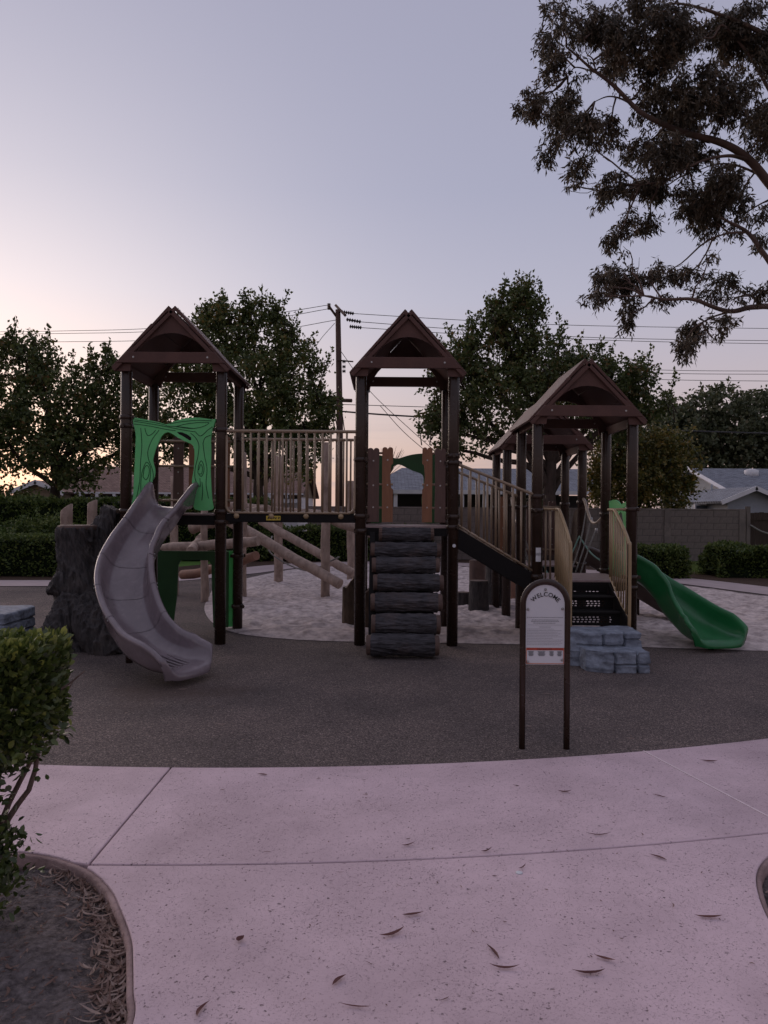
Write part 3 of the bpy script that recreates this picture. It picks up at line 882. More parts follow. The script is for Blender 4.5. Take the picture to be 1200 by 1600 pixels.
# ---------------------------------------------------------------- rear tower
BX0, BX1, BY0, BY1, BZ = 1.755, 2.83, 10.98, 12.02, .78
tb = empty('play_tower', ((BX0 + BX1) / 2, (BY0 + BY1) / 2, 0))
tag(tb, 'rear gabled play tower half hidden behind the right tower', 'play tower', 'gabled play towers')
for (x, y, cs) in ((BX0, BY0, (.80, 1.62)), (BX1, BY0, (.80, 1.68)), (BX0, BY1, (.80, 1.6)), (BX1, BY1, (.80, 1.66))):
    post(tb, x, y, 2.46, cs)
roof(tb, BX0, BX1, BY0, BY1, 2.47, 3.13)
deck(tb, BX0, BX1, BY0, BY1, BZ, .10)
mb = MB()
for z in (.95, 1.62):
    mb.tube([(BX0, BY1, z), (BX1, BY1, z)], .014, 8)
mb.build('panel_rail', M['rail'], tb)
for k in range(5):
    plank(tb, BX0 + .20 + k * .17, BY1 + .02, .12, .86, 1.70, M['brown_dark'], bumps=2)
plank(tb, BX0 - .06, BY0 - .05, .10, .86, 1.75, M['brown_light'], bumps=1)

# ---------------------------------------------------------------- bridge
br = empty('play_bridge', ((LX1 + MX0) / 2, (Y0 + Y1) / 2, 0))
tag(br, 'railed bridge with black edge beam between left and middle towers', 'bridge')
bx0, bx1 = LX1 + PR, MX0 - PR
mb = MB(); mb.box(((bx0 + bx1) / 2, (Y0 + Y1) / 2, 1.478), (bx1 - bx0, Y1 - Y0 - .14, .024)); mb.build('deck', M['deck'], br)
for yy in (Y0, Y1):
    mb = MB(); mb.box(((bx0 + bx1) / 2, yy, 1.452), (bx1 - bx0 + .02, .045, .098)); eb = mb.build('edge_beam', M['black'], br, bevel=.006)
    if yy == Y0:
        for k in range(4):
            x = bx0 + .12 + k * .40
            mb = MB(); mb.tube([(x, Y0 - .022, 1.475), (x, Y0 - .034, 1.475), (x, Y0 - .042, 1.475)], [.034, .028, .006], 14); c = mb.build('bolt_cap', M['bolt'] if False else M['tan'], eb)
        mb = MB(); mb.box((bx0 + .545, Y0 - .025, 1.452), (.165, .004, .052)); st = mb.build('yellow_label', M['yellow'], eb)
        x = bx0 + .545 - .058
        mb = MB()
        for k in range(6):      # unreadable dark characters
            mb.box((x + k * .022 + (.012 if k == 5 else 0), Y0 - .0285, 1.452 + .002 * (k % 2)), (.013, .002, .026), Matrix.Rotation(.25, 3, 'Y'))
        mb.build('print', M['ink'], st)
    # barrier: rounded frame and bars
    x0b, x1b = LX1 + .055, MX0 - .055
    zb, zt2 = 1.512, 2.45
    path = [(x0b - .05, yy - .02, zt2), (x0b + .05, yy - .02, zt2), (x1b - .04, yy - .02, zt2), (x1b + .05, yy - .02, zt2)]
    mb = MB(); mb.tube(path, .019, 10)
    low = [(x0b + .01, yy - .02, zt2 - .05), (x0b + .01, yy - .02, zb + .08)] + [(x0b + .01 + .08 * (1 - math.cos(a)), yy - .02, zb + .08 - .08 * math.sin(a)) for a in np.linspace(.2, math.pi / 2, 6)] + \
          [(x1b - .09 + .08 * math.sin(a), yy - .02, zb + .08 - .08 * math.cos(a)) for a in np.linspace(0, math.pi / 2, 6)] + [(x1b - .01, yy - .02, zt2 - .05)]
    mb.tube(low, .015, 8)
    fr = mb.build('barrier_frame', M['rail'], br)
    picket_row(fr, (x0b + .06, yy - .02), (x1b - .06, yy - .02), 15, zb, zt2, M['rail'], .0125)

# ---------------------------------------------------------------- ramp with railings
rp = empty('play_ramp', ((MX1 + RX0) / 2, (Y0 + Y1) / 2, 0))
tag(rp, 'sloping black sided ramp with railings between middle and right towers', 'ramp')
rx0, rx1 = MX1 + .02, RX0 - .02
za, zb_ = 1.36, .83
def zr(x): return za + (zb_ - za) * (x - rx0) / (rx1 - rx0)
mb = MB(); mb.prism([(rx0, za - .02), (rx1, zb_ - .02), (rx1, zb_ - .06), (rx0, za - .06)], (0, Y0 + .05, 0), (1, 0, 0), (0, 0, 1), (0, Y1 - Y0 - .10, 0)); mb.build('ramp_deck', M['deck'], rp)
for yy in (Y0 - .02, Y1 - .02):
    mb = MB(); mb.prism([(rx0 + .02, za), (rx1 - .02, zb_), (rx1 - .02, zb_ - .23), (rx0 + .02, za - .23)], (0, yy, 0), (1, 0, 0), (0, 0, 1), (0, .04, 0)); mb.build('side_board', M['black'], rp)
    mb = MB()
    mb.tube([(rx0 - .02, yy, 2.105), (rx0 + .06, yy, 2.075), (rx1 - .03, yy, 1.745), (rx1 + .03, yy, 1.735)], .018, 10)
    mb.tube([(rx0 + .03, yy, za + .03), (rx1 - .02, yy, zb_ + .03)], .014, 8)
    fr = mb.build('barrier_frame', M['rail'], rp)
    picket_row(fr, (rx0 + .03, yy), (rx1 - .02, yy), 9, (za + .03, zb_ + .03), (2.085, 1.745), M['rail'], .0125)

# ---------------------------------------------------------------- stairs
st = empty('stair_flight', (2.3, 8.45, 0))
tag(st, 'black perforated metal stairs with tan bar handrails up to the right tower', 'stairs')
sx0, sx1 = 1.985, 2.585
def perforated(zlo, zhi, y, parent, x0=sx0 + .02, x1=sx1 - .02):
    """steel riser with staggered oval holes: real openings"""
    bmh = MB()
    rows = 3
    cw = .042; n = int((x1 - x0) / cw); cw = (x1 - x0) / n
    ch = (zhi - zlo) / (rows + 2)
    bmh.box(((x0 + x1) / 2, y, zlo + ch / 2), (x1 - x0, .006, ch)); bmh.box(((x0 + x1) / 2, y, zhi - ch / 2), (x1 - x0, .006, ch))
    for r_ in range(rows):
        z0_ = zlo + ch * (r_ + 1)
        for k in range(n):
            xa = x0 + k * cw; xb = xa + cw
            off = (.25 if r_ % 2 else -.25) * cw * .5
            if k in (n // 2 - 6, n // 2 + 5) or k == 0 or k == n - 1:
                bmh.box(((xa + xb) / 2, y, z0_ + ch / 2), (cw, .005, ch)); continue
            cxh, czh = (xa + xb) / 2 + off, z0_ + ch / 2
            hw_, hh = cw * .33, ch * .30
            hexa = [(cxh + hw_ * math.cos(a), czh + hh * math.sin(a)) for a in [math.pi * i / 4 + math.pi / 8 for i in range(8)]]
            sq = [(xb, z0_ + ch * .7), (xa + cw * .75, z0_ + ch), (xa + cw * .25, z0_ + ch), (xa, z0_ + ch * .7), (xa, z0_ + ch * .3), (xa + cw * .25, z0_), (xa + cw * .75, z0_), (xb, z0_ + ch * .3)]
            vs = [(p[0], y, p[1]) for p in hexa] + [(p[0], y, p[1]) for p in sq] 
            fs = [(i, (i + 1) % 8, 8 + (i + 1) % 8, 8 + i) for i in range(8)]
            cor = [(xb, y, z0_ + ch), (xa, y, z0_ + ch), (xa, y, z0_), (xb, y, z0_)]
            vs += cor
            fs += [(8, 16, 9), (10, 17, 11), (12, 18, 13), (14, 19, 15)]
            bmh.add(vs, fs)
    return bmh.build('riser', M['black'], parent)
treads = [(8.62, .60), (8.36, .46)]
ys = [8.80, 8.58, 8.32]
zs = [.735, .60, .46]
zprev = [.60, .46, .315]
for k in range(3):
    perforated(zprev[k] + .004, zs[k] - .012, ys[k], st)
for k, (yc, z) in enumerate(treads):
    y_front = yc - .20; y_back = yc + (.16 if k == 0 else .20)
    mb = MB(); mb.box(((sx0 + sx1) / 2, (y_front + y_back) / 2 + .08, z), (sx1 - sx0 - .03, .30, .022)); mb.build('tread', M['black'], st, bevel=.004)
for x in (sx0, sx1):
    mb = MB(); mb.prism([(8.82, .74), (8.10, .42), (8.10, .05), (8.25, .05), (8.82, .50)], (x - .006, 0, 0), (0, 1, 0), (0, 0, 1), (.012, 0, 0)); mb.build('stringer', M['black'], st)
for s, x in ((0, sx0 - .012), (1, sx1 + .012)):
    mb = MB()
    top = smooth_path([(x, 8.88, 1.575), (x, 8.72, 1.575), (x, 8.60, 1.545), (x, 8.28, 1.345), (x, 8.14, 1.225), (x, 8.10, 1.13), (x, 8.10, .25)], 6)
    mb.tube(top, .018, 10)
    mb.tube([(x, 8.80, 1.57), (x, 8.80, .80)], .015, 8)
    mb.tube([(x, 8.80, .80), (x, 8.10, .38)], .014, 8)
    xp = RX0 if s == 0 else RX1
    mb.tube([(x, 8.80, 1.575), ((x + xp) / 2, Y0 - .02, 1.58), (xp, Y0, 1.58)], .015, 8)
    hr = mb.build('handrail', M['tan'], st)
    me = None
    for k in range(7):
        y = 8.73 - k * .085
        t = (8.80 - y) / .70
        zlo = .80 - .42 * t
        zhi = 1.56 if y > 8.65 else 1.56 - (8.65 - y) * .62
        if me is None:
            pb = MB(); pb.tube([(0, 0, 0), (0, 0, 1)], .010, 8); me = pb.mesh('picket'); me.materials.append(M['tan'])
        o = place('picket', me, M['tan'], hr); o.location = (x, y, zlo); o.scale = (1, 1, zhi - zlo)
# two bars closing the gap left of the stairs
gap = MB()
gap.tube([(RX0 + PR, Y0, 1.575), (sx0 - .02, Y0, 1.575)], .014, 8)
gap.build('gap_rail', M['rail'], st)
for x in (RX0 + .10, RX0 + .155):
    mb = MB(); mb.tube([(x, Y0, .77), (x, Y0, 1.57)], .011, 8); mb.build('gap_bar', M['rail'], st)

# ---------------------------------------------------------------- slides
def slide_mesh(path, prof_fn, m, parent, name='chute_section', splits=(), gap=.006):
    """sweep a closed U profile along the path, cut into sections"""
    n = len(path)
    fr = []
    for i in range(n):
        t = (path[min(i + 1, n - 1)] - path[max(i - 1, 0)]).normalized()
        r = t.cross(Vector((0, 0, 1))).normalized()
        fr.append((path[i], t, r, r.cross(t).normalized()))
    cuts = [0] + [int(s * (n - 1)) for s in splits] + [n - 1]
    for a, b in zip(cuts[:-1], cuts[1:]):
        vs, fs = [], []
        K = None
        idx = list(range(a, b + 1))
        for j, i in enumerate(idx):
            p, t, r, up = fr[i]
            s = i / (n - 1)
            sh = gap * .5 if (j == 0 and a != 0) else (-gap * .5 if (j == len(idx) - 1 and b != n - 1) else 0)
            prof = prof_fn(s)
            K = len(prof)
            for (u, v) in prof:
                vs.append(p + t * sh + r * u + up * v)
        for j in range(len(idx) - 1):
            for k in range(K):
                k2 = (k + 1) % K
                fs.append((j * K + k, j * K + k2, (j + 1) * K + k2, (j + 1) * K + k))
        mb = MB(); mb.add(vs, fs, True)
        if a == 0:
            mb.add(vs[:K], [tuple(range(K))])
        mb.build(name, m, parent)

def u_profile(w, hl, hr, th=.028, rim=.030):
    """closed outline; left side height hl, right side height hr"""
    def side(sgn, h):
        return [(sgn * (w - .060), .012), (sgn * (w - .018), .045), (sgn * (w + .004), .045 + h * .35), (sgn * (w + .012), .045 + h * .75), (sgn * (w + .018), .045 + h),
                (sgn * (w + .030), .045 + h + rim * .7), (sgn * (w + .052), .045 + h + rim), (sgn * (w + .076), .045 + h + rim * .6), (sgn * (w + .084), .045 + h - .005), (sgn * (w + .072), .045 + h - .03)]
    def under(sgn, h):
        return [(sgn * (w + .046), .045 + h * .5), (sgn * (w + .030), .03), (sgn * (w - .01), -th * .7), (sgn * (w - .07), -th)]
    left = side(-1, hl); right = side(1, hr)
    inner = list(reversed(left)) + [(-w * .4, 0), (0, -.002), (w * .4, 0)] + right
    out = under(1, hr) + [(0, -th)] + list(reversed(under(-1, hl)))
    return inner + out

sl = empty('slide', (-2.4, 7.9, 0))
tag(sl, 'large S curved taupe plastic slide at left', 'slide', 'plastic slides')
ctrl = [(-2.42, 8.86, 1.575), (-2.425, 8.68, 1.555), (-2.48, 8.42, 1.36), (-2.57, 8.16, 1.12), (-2.615, 7.92, .88), (-2.57, 7.66, .64), (-2.42, 7.38, .41), (-2.20, 7.14, .235), (-1.96, 6.98, .155), (-1.76, 6.88, .14)]
pth_s = smooth_path(ctrl, 9)
def prof_taupe(s):
    e = max(0.0, min(1.0, (s - .88) / .12))
    top = max(0.0, 1 - s / .12)
    h = (.155 + .10 * top) * min(1.0, .42 + (s / .05) ** .6 * .58)
    hr = h * (1 - .62 * e ** 1.6)
    hl = h * (1 - .45 * e ** 1.6)
    w = .208 + .070 * max(0, (s - .72) / .28)
    return u_profile(w, hl, hr)
# path runs towards the viewer, so its own right is the picture's left
slide_mesh(pth_s, prof_taupe, M['slide'], sl, splits=(.27, .42, .56, .70))
# rounded exit nose: the inner skin of the chute rolls forward and down
def nose(path, prof_fn, m, parent, name='exit_lip', reach=.11):
    p = path[-1]; t = (path[-1] - path[-3]).normalized()
    r = t.cross(Vector((0, 0, 1))).normalized(); up = r.cross(t).normalized()
    inner = prof_fn(1.0)[:23]
    w = max(abs(q[0]) for q in inner)
    vs, fs = [], []
    steps, K = 9, len(inner)
    for j in range(steps + 1):
        a = math.pi * .58 * j / steps
        f = math.sin(a); dr = 1 - math.cos(a)
        for (u, v) in inner:
            k = 1 - .82 * (abs(u) / w) ** 4
            vs.append(p + t * (reach * f * k) + r * (u * (1 - .13 * dr)) + up * (v - (.075 + v * .85) * dr * .85))
    for j in range(steps):
        for k in range(K - 1):
            fs.append((j * K + k, j * K + k + 1, (j + 1) * K + k + 1, (j + 1) * K + k))
    mb = MB(); mb.add(vs, fs, True)
    return mb.build(name, m, parent)
nose(pth_s, prof_taupe, M['slide'], sl)
# bolts through the section flanges
for s_ in (.27, .42, .56, .70):
    i = int(s_ * (len(pth_s) - 1))
    t = (pth_s[i + 1] - pth_s[i - 1]).normalized(); r = t.cross(Vector((0, 0, 1))).normalized(); up = r.cross(t).normalized()
    pr = prof_taupe(s_)
    w = max(q[0] for q in pr); hh = max(q[1] for q in pr)
    for sg_ in (-1, 1):
        for dt in (-.025, .025):
            c = pth_s[i] + t * dt + r * (sg_ * (w - .002)) + up * (hh - .035)
            mb = MB(); mb.tube([c, c + r * (sg_ * .008)], .008, 8); mb.build('flange_bolt', M['bolt'], sl)
# moulded grip ribs at the exit
tdir = (pth_s[-1] - pth_s[-8]).normalized(); rdir = tdir.cross(Vector((0, 0, 1))).normalized()
for k in range(5):
    u = -.13 + k * .065
    a = pth_s[-15] + rdir * u + Vector((0, 0, .004)); b = pth_s[-3] + rdir * u + Vector((0, 0, .004))
    mb = MB(); mb.tube([a - Vector((0, 0, .006)), b - Vector((0, 0, .006))], .010, 10); mb.build('grip_rib', M['slide'], sl)
def leg(parent, x, y, z, m=None, name='support_leg'):
    mb = MB(); mb.tube([(x, y, -.02), (x, y, z)], .035, 12); mb.build(name, m or M['post'], parent)
leg(sl, -2.56, 7.74, .62)
leg(sl, -1.90, 6.97, .13, M['black'])
# bracket under the chute
mb = MB(); mb.box((-2.66, 7.80, .62), (.12, .06, .16)); mb.build('bracket', M['slide'], sl)

sg = empty('slide', (3.3, 9.1, 0))
tag(sg, 'small bright green slide curving down at right onto the rubber', 'slide', 'plastic slides')
ctrl = [(2.86, 9.38, .79), (3.02, 9.38, .77), (3.20, 9.36, .65), (3.38, 9.29, .48), (3.53, 9.16, .325), (3.65, 8.98, .205), (3.72, 8.78, .145), (3.76, 8.60, .13)]
pg = smooth_path(ctrl, 8)
def prof_green(s):
    e = max(0.0, min(1.0, (s - .82) / .18))
    h = .17 * (1 - .55 * e ** 1.4) + .06 * max(0, 1 - s / .15)
    return u_profile(.235 + .05 * s, h, h)
slide_mesh(pg, prof_green, M['slide_green'], sg, splits=())
nose(pg, prof_green, M['slide_green'], sg)
leg(sg, 3.72, 8.72, .12, M['black'])
sb = empty('slide', (3.6, 11.0, 0))
tag(sb, 'dark brown slide on the rear tower, seen behind the green slide', 'slide', 'plastic slides')
ctrl = [(2.84, 11.5, .80), (3.05, 11.5, .78), (3.35, 11.44, .60), (3.7, 11.28, .38), (3.98, 11.02, .22), (4.12, 10.74, .15), (4.16, 10.5, .14)]
pb = smooth_path(ctrl, 6)
slide_mesh(pb, lambda s: u_profile(.22, .17 * (1 - .7 * max(0, (s - .8) / .2)), .17 * (1 - .7 * max(0, (s - .8) / .2))), M['slide_brown'], sb)
leg(sb, 3.7, 11.2, .36)
leg(sb, 4.14, 10.6, .12, M['black'])
# hooded brown side shield of that slide
mb = MB(); mb.prism([(-.05, 0)] + [(.3 - .35 * math.cos(a), .25 + .62 * math.sin(a)) for a in np.linspace(0, math.pi, 12)] + [(.65, 0)], (2.88, 11.2, .72), (0, 1, 0), (0, 0, 1), (.03, 0, 0)); mb.build('entry_hood', M['slide_brown'], sb)

# ---------------------------------------------------------------- moulded tree stump climber
def remesh_tubes(specs, voxel):
    mb = MB()
    for pts, rs in specs:
        q = smooth_path(pts, 6)
        mb.tube(q, lerp_list(rs, len(q)), 22)
    me = mb.mesh('tmp'); fix_normals(me)
    o = bpy.data.objects.new('tmp', me); COL.objects.link(o)
    md = o.modifiers.new('r', 'REMESH'); md.mode = 'VOXEL'; md.voxel_size = voxel
    sm = o.modifiers.new('s', 'SMOOTH'); sm.iterations = 10; sm.factor = .5
    dg = bpy.context.evaluated_depsgraph_get()
    res = bpy.data.meshes.new_from_object(o.evaluated_get(dg))
    bpy.data.objects.remove(o); bpy.data.meshes.remove(me)
    return res
def ridged(v):
    return 1 - abs(noise.noise(v)) * 2
def bark_displace(me, amp, fx=10, fz=2.2, twist=0.0, zmax=None, centre=(0, 0)):
    me.update()
    nv = [v.normal.copy() for v in me.vertices]
    for v, n in zip(me.vertices, nv):
        c = v.co
        a = math.atan2(c.y - centre[1], c.x - centre[0])
        wob = noise.noise(c * 1.7) * .6
        s = Vector((c.x * fx + (c.z * twist + wob) * 2.0, c.y * fx + wob, c.z * fz))
        h = max(0, ridged(s)) ** 1.6 * .62 + max(0, ridged(s * 1.9 + Vector((5, 1, 3)))) * .38
        k = 1.0
        if n.z > .8: k = .12
        v.co = c + n * (amp * (h - .4) * k)
    for p in me.polygons: p.use_smooth = True

sp_ = [([(-3.42, 8.72, -.05), (-3.42, 8.74, .25), (-3.46, 8.76, .55), (-3.48, 8.78, .85), (-3.50, 8.78, 1.18), (-3.50, 8.78, 1.33)], [.48, .34, .265, .215, .212, .218]),
       ([(-3.36, 8.85, .5), (-3.34, 8.92, .95), (-3.28, 8.98, 1.25), (-3.20, 9.0, 1.48), (-3.17, 9.0, 1.55)], [.26, .20, .15, .115, .105]),
       ([(-3.45, 8.72, .58), (-3.60, 8.66, .68), (-3.70, 8.62, .74)], [.18, .165, .15]),
       ([(-3.42, 8.6, .5), (-3.58, 8.34, .12), (-3.68, 8.2, -.04)], [.2, .16, .11]),
       ([(-3.35, 8.6, .45), (-3.05, 8.34, .16), (-2.86, 8.22, -.04)], [.22, .22, .16]),
       ([(-3.5, 8.7, .3), (-3.74, 8.75, .06), (-3.84, 8.8, -.05)], [.2, .13, .08])]
me = remesh_tubes(sp_, .0098)
bark_displace(me, .058, 15, 2.4, 2.0, centre=(-3.45, 8.75))
me.name = 'tree_stump'
stp = empty('tree_stump', (-3.4, 8.7, 0))
tag(stp, 'big dark moulded tree stump climber with bark beside the taupe slide', 'tree stump', 'stumps')
place('trunk', me, M['bark'], stp)
mb = MB(); mb.tube([(-3.50, 8.78, 1.31), (-3.50, 8.78, 1.352), (-3.50, 8.78, 1.358)], [.218, .212, .18], 26); mb.build('cut_top', M['bark_end'], stp)

# ---------------------------------------------------------------- centre log climber
lc = empty('log_climber', (.2, 8.4, 0))
tag(lc, 'stacked dark log step climber leading up to the middle tower', 'climber')
logs = [  # px left, px right, y centre, Y, radius, scorched end width
    (592, 678, 835, 8.74, .088, 0), (579, 689, 859, 8.66, .098, .10), (581, 687, 883, 8.55, .104, .04), (583, 693, 910, 8.44, .108, .10),
    (579, 691, 941, 8.33, .118, .06), (580, 688, 975, 8.20, .128, .05), (572, 686, 1014, 8.08, .130, .10)]
for k, (pa, pb_, yc, Y, r, ew) in enumerate(logs):
    A = P(pa, yc, Y); B = P(pb_, yc, Y)
    xa, xb, z = A.x, B.x, max(A.z, r + .004)
    n, ns = 84, 64
    vs, fs = [], []
    sd_ = k * 7.3
    for i in range(n):
        t = i / (n - 1)
        x = xa + (xb - xa) * t
        for j in range(ns):
            a = 2 * math.pi * j / ns
            ca, sa = math.cos(a), math.sin(a)
            bark = 1.0
            if (t < .07 or t > .93) and ew: bark = .12
            wv = noise.noise(Vector((x * 4, ca * 2, sa * 2 + sd_))) * .5; h = max(0, ridged(Vector((x * 3.6, ca * 4.4 + sd_ + wv, sa * 4.4 + wv)))) ** 1.5 * .6 + ridged(Vector((x * 9, ca * 9 + wv * 2, sa * 9 + sd_))) * .4
            lump = .010 * noise.noise(Vector((x * 3, ca, sa + sd_)))
            rr = r * .85 + lump * .6 + bark * .021 * (h - .35)
            if t < .07 or t > .93: rr -= .006
            if i == 0 or i == n - 1: rr -= .010
            vs.append((x, Y + rr * ca, z + rr * sa))
    for i in range(n - 1):
        for j in range(ns):
            j2 = (j + 1) % ns
            fs.append((i * ns + j, i * ns + j2, (i + 1) * ns + j2, (i + 1) * ns + j))
    mb = MB(); mb.add(vs, fs, True)
    nb = len(mb.f)
    mb.f.append(tuple(reversed(range(ns)))); mb.s.append(False)
    mb.f.append(tuple((n - 1) * ns + j for j in range(ns))); mb.s.append(False)
    me = mb.mesh('log'); fix_normals(me)
    me.materials.append(M['log_bark']); me.materials.append(M['bark_end'])
    for p in me.polygons:
        cxp = p.center.x
        tt = (cxp - xa) / (xb - xa)
        if tt < .055 or tt > .945: p.material_index = 1
    place('log', me, M['log_bark'], lc)
mb = MB(); mb.prism([(8.80, 1.28), (8.14, .06), (8.20, .02), (8.86, 1.24)], (-.12, 0, 0), (0, 1, 0), (0, 0, 1), (.64, 0, 0)); mb.build('gap_dark_sheet', M['black'], lc)  # added black sheet that keeps the gaps between the logs dark
for x in (-.13, .52):
    mb = MB(); mb.prism([(8.76, 1.30), (8.16, .05), (8.30, .0), (8.84, .9), (8.84, 1.30)], (x - .03, 0, 0), (0, 1, 0), (0, 0, 1), (.06, 0, 0)); mb.build('stringer', M['black'], lc)

# ---------------------------------------------------------------- stone step
def tier(name, parent, x0, x1, y0, y1, z0, z1, cracks, strata, seed, amp=.018, chamfer=0.0):
    """one moulded course: rough stone skin with carved cracks"""
    bm = bmesh.new(); bmesh.ops.create_cube(bm, size=1)
    bmesh.ops.subdivide_edges(bm, edges=list(bm.edges), cuts=72, use_grid_fill=True)
    sx, sy, sz = x1 - x0, y1 - y0, z1 - z0
    for v in bm.verts:
        q = v.co * 2                                     # -1..1
        rr = .90
        d = Vector([max(0, abs(c) - rr) * (1 if c > 0 else -1) for c in q])
        if sum(1 for c in d if abs(c) > 1e-6) > 1:      # round the arrises a little
            k = min(1.0, (1 - rr) / d.length); q = Vector([(c - e) + e * k for c, e in zip(q, d)])
        if chamfer and q.x < -.4 and q.y < 0:
            q.y += chamfer * (-.4 - q.x) / .6 * -q.y
        v.co = Vector((q.x * sx / 2 + (x0 + x1) / 2, q.y * sy / 2 + (y0 + y1) / 2, q.z * sz / 2 + (z0 + z1) / 2))
    bm.normal_update()
    nn = {v: v.normal.copy() for v in bm.verts}
    for v in bm.verts:
        c = v.co.copy(); n = nn[v]
        w = noise.noise(Vector((c.x * 9, c.z * 14, seed))) * .012
        h = amp * (noise.fractal(c * 6 + Vector((seed, 0, 0)), 1.0, 2.0, 5) * .9 + .5 * ridged(Vector((c.x * 3.5, c.y * 3, c.z * 12 + seed))) - .3)
        if abs(n.z) > .7: h *= .45
        for cx in cracks:
            g = abs(c.x - cx - w - .12 * (c.y - y0) * noise.noise(Vector((cx * 9, seed, 2))))
            h -= .050 * max(0, 1 - g / .017) * (1 if abs(n.z) < .7 else max(0, 1 - (c.y - y0) / .12))
        if abs(n.z) < .7:
            for z_, xa, xb in strata:
                if xa < c.x < xb: h -= .030 * max(0, 1 - abs(c.z - z_ - w * .8) / .013)
        v.co = c + n * h
    me = bpy.data.meshes.new(name); bm.to_mesh(me); bm.free()
    for p in me.polygons: p.use_smooth = True
    place(name, me, M['stone'], parent)
ss = empty('stone_step', (2.27, 7.75, 0)); tag(ss, 'blue-grey moulded stone double step at the foot of the stairs', 'step')
tier('upper_tier', ss, 1.88, 2.60, 7.68, 8.12, -.01, .345, [2.21, 2.42], [(.21, 1.95, 2.42), (.27, 2.42, 2.6)], 3.0, chamfer=.35)
tier('lower_tier', ss, 1.98, 2.585, 7.40, 7.74, -.01, .205, [2.24, 2.46], [(.075, 2.24, 2.7)], 11.0, chamfer=.55)
sb2 = empty('stone_block', (-4.5, 8.3, 0)); tag(sb2, 'blue-grey moulded stone block at the left edge behind the clipped shrub', 'stone block')
tier('block', sb2, -5.2, -3.93, 7.95, 8.7, -.01, .45, [-4.2, -4.6], [(.22, -5.3, -3.8), (.33, -4.2, -3.8)], 7.0)

# ---------------------------------------------------------------- peeled timber scramble
pt = empty('timber_scramble', (-2, 13.5, 0))
tag(pt, 'pale peeled timber climbing frame of crossed logs standing in the sand', 'climbing frame')
def knotty(parent, name, a, b, r0, r1, m, seed=0, bend=.03, pointed=False, n=14):
    a, b = Vector(a), Vector(b)
    d = b - a
    side = d.cross(Vector((.3, .8, .5))).normalized()
    pts, rs = [], []
    for i in range(n):
        t = i / (n - 1)
        w = noise.noise(Vector((t * 2.5, seed, 1))) * bend + noise.noise(Vector((t * 7, seed, 5))) * bend * .3
        pts.append(a + d * t + side * w)
        rr = r0 + (r1 - r0) * t
        rr *= 1 + .10 * noise.noise(Vector((t * 5, seed * 2, 8)))
        rs.append(rr)
    if pointed:
        rs[0] *= .15; rs[1] *= .7
        pts[1] = a + d * .06
    else:
        rs = [rs[0] * .93] + rs; pts = [pts[0] - d.normalized() * .006] + pts
        rs.append(rs[-1] * .9); pts.append(pts[-1] + d.normalized() * .008)
    mb = MB(); mb.tube(pts, rs, 16)
    return mb.build(name, m, parent)
def base(px, py): 
    g = G(px, py); return g
for k, (px, yb_, yt, r) in enumerate(((435, 913, 714, .095), (508, 936, 692, .082), (549, 909, 752, .095), (318, 940, 797, .066), (273, 930, 745, .075), (379, 938, 708, .070))):
    g = G(px, yb_)
    t = P(px + (2 if k % 2 else -1), yt, g.y)
    o = knotty(pt, 'log_post', (g.x, g.y, -.05), t, r, r * .86, M['peeled'], k * 3.1)
for k, (a, b, r, mm, ptd) in enumerate((((360, 815, 14.3), (531, 913, 12.9), .098, 'peeled', False), ((408, 812, 15.6), (552, 895, 14.6), .088, 'peeled', False), ((247, 856, 12.9), (404, 846, 12.3), .088, 'peeled', True),
        ((300, 826, 13.4), (420, 795, 12.9), .105, 'peeled', False), ((299, 862, 12.2), (316, 838, 13.6), .080, 'peeled', False), ((286, 899, 14.2), (402, 871, 12.6), .085, 'peeled_red', False),
        ((340, 788, 15.4), (520, 806, 16.0), .09, 'peeled', False), ((520, 812, 13.4), (600, 840, 13.2), .085, 'peeled', False))):
    knotty(pt, 'log_beam', P(*a), P(*b), r, r * .9, M[mm], 20 + k * 2.7, .05, ptd)
q = smooth_path([P(425, 838, 14.5), P(420, 860, 14.2), P(450, 882, 14.0), P(485, 892, 13.7), P(510, 880, 13.5), P(530, 870, 13.4)], 6)
mb = MB(); mb.tube(q, .014, 6); mb.build('rope', M['rope'], pt)
# two angled posts behind the stump
for k, (px, yt, w, lab) in enumerate(((104, 794, 9, 'pale slant-cut timber post left of the dark stump'), (144, 785, 7.5, 'pale slant-cut timber post rising behind the dark stump'))):
    c = P(px, yt, 10.4)
    o = knotty(None, 'timber_post', (c.x, 10.4, -.05), c, w * 10.4 / 1200, w * 10.4 / 1200, M['peeled'], 40 + k, .01)
    o.name = 'timber_post'
    # slant the sawn top
    for v in o.data.vertices:
        if v.co.z > c.z - .02:
            v.co.z += (v.co.x - c.x) * (.75 if k == 0 else .5)
    tag(o, lab, 'post')

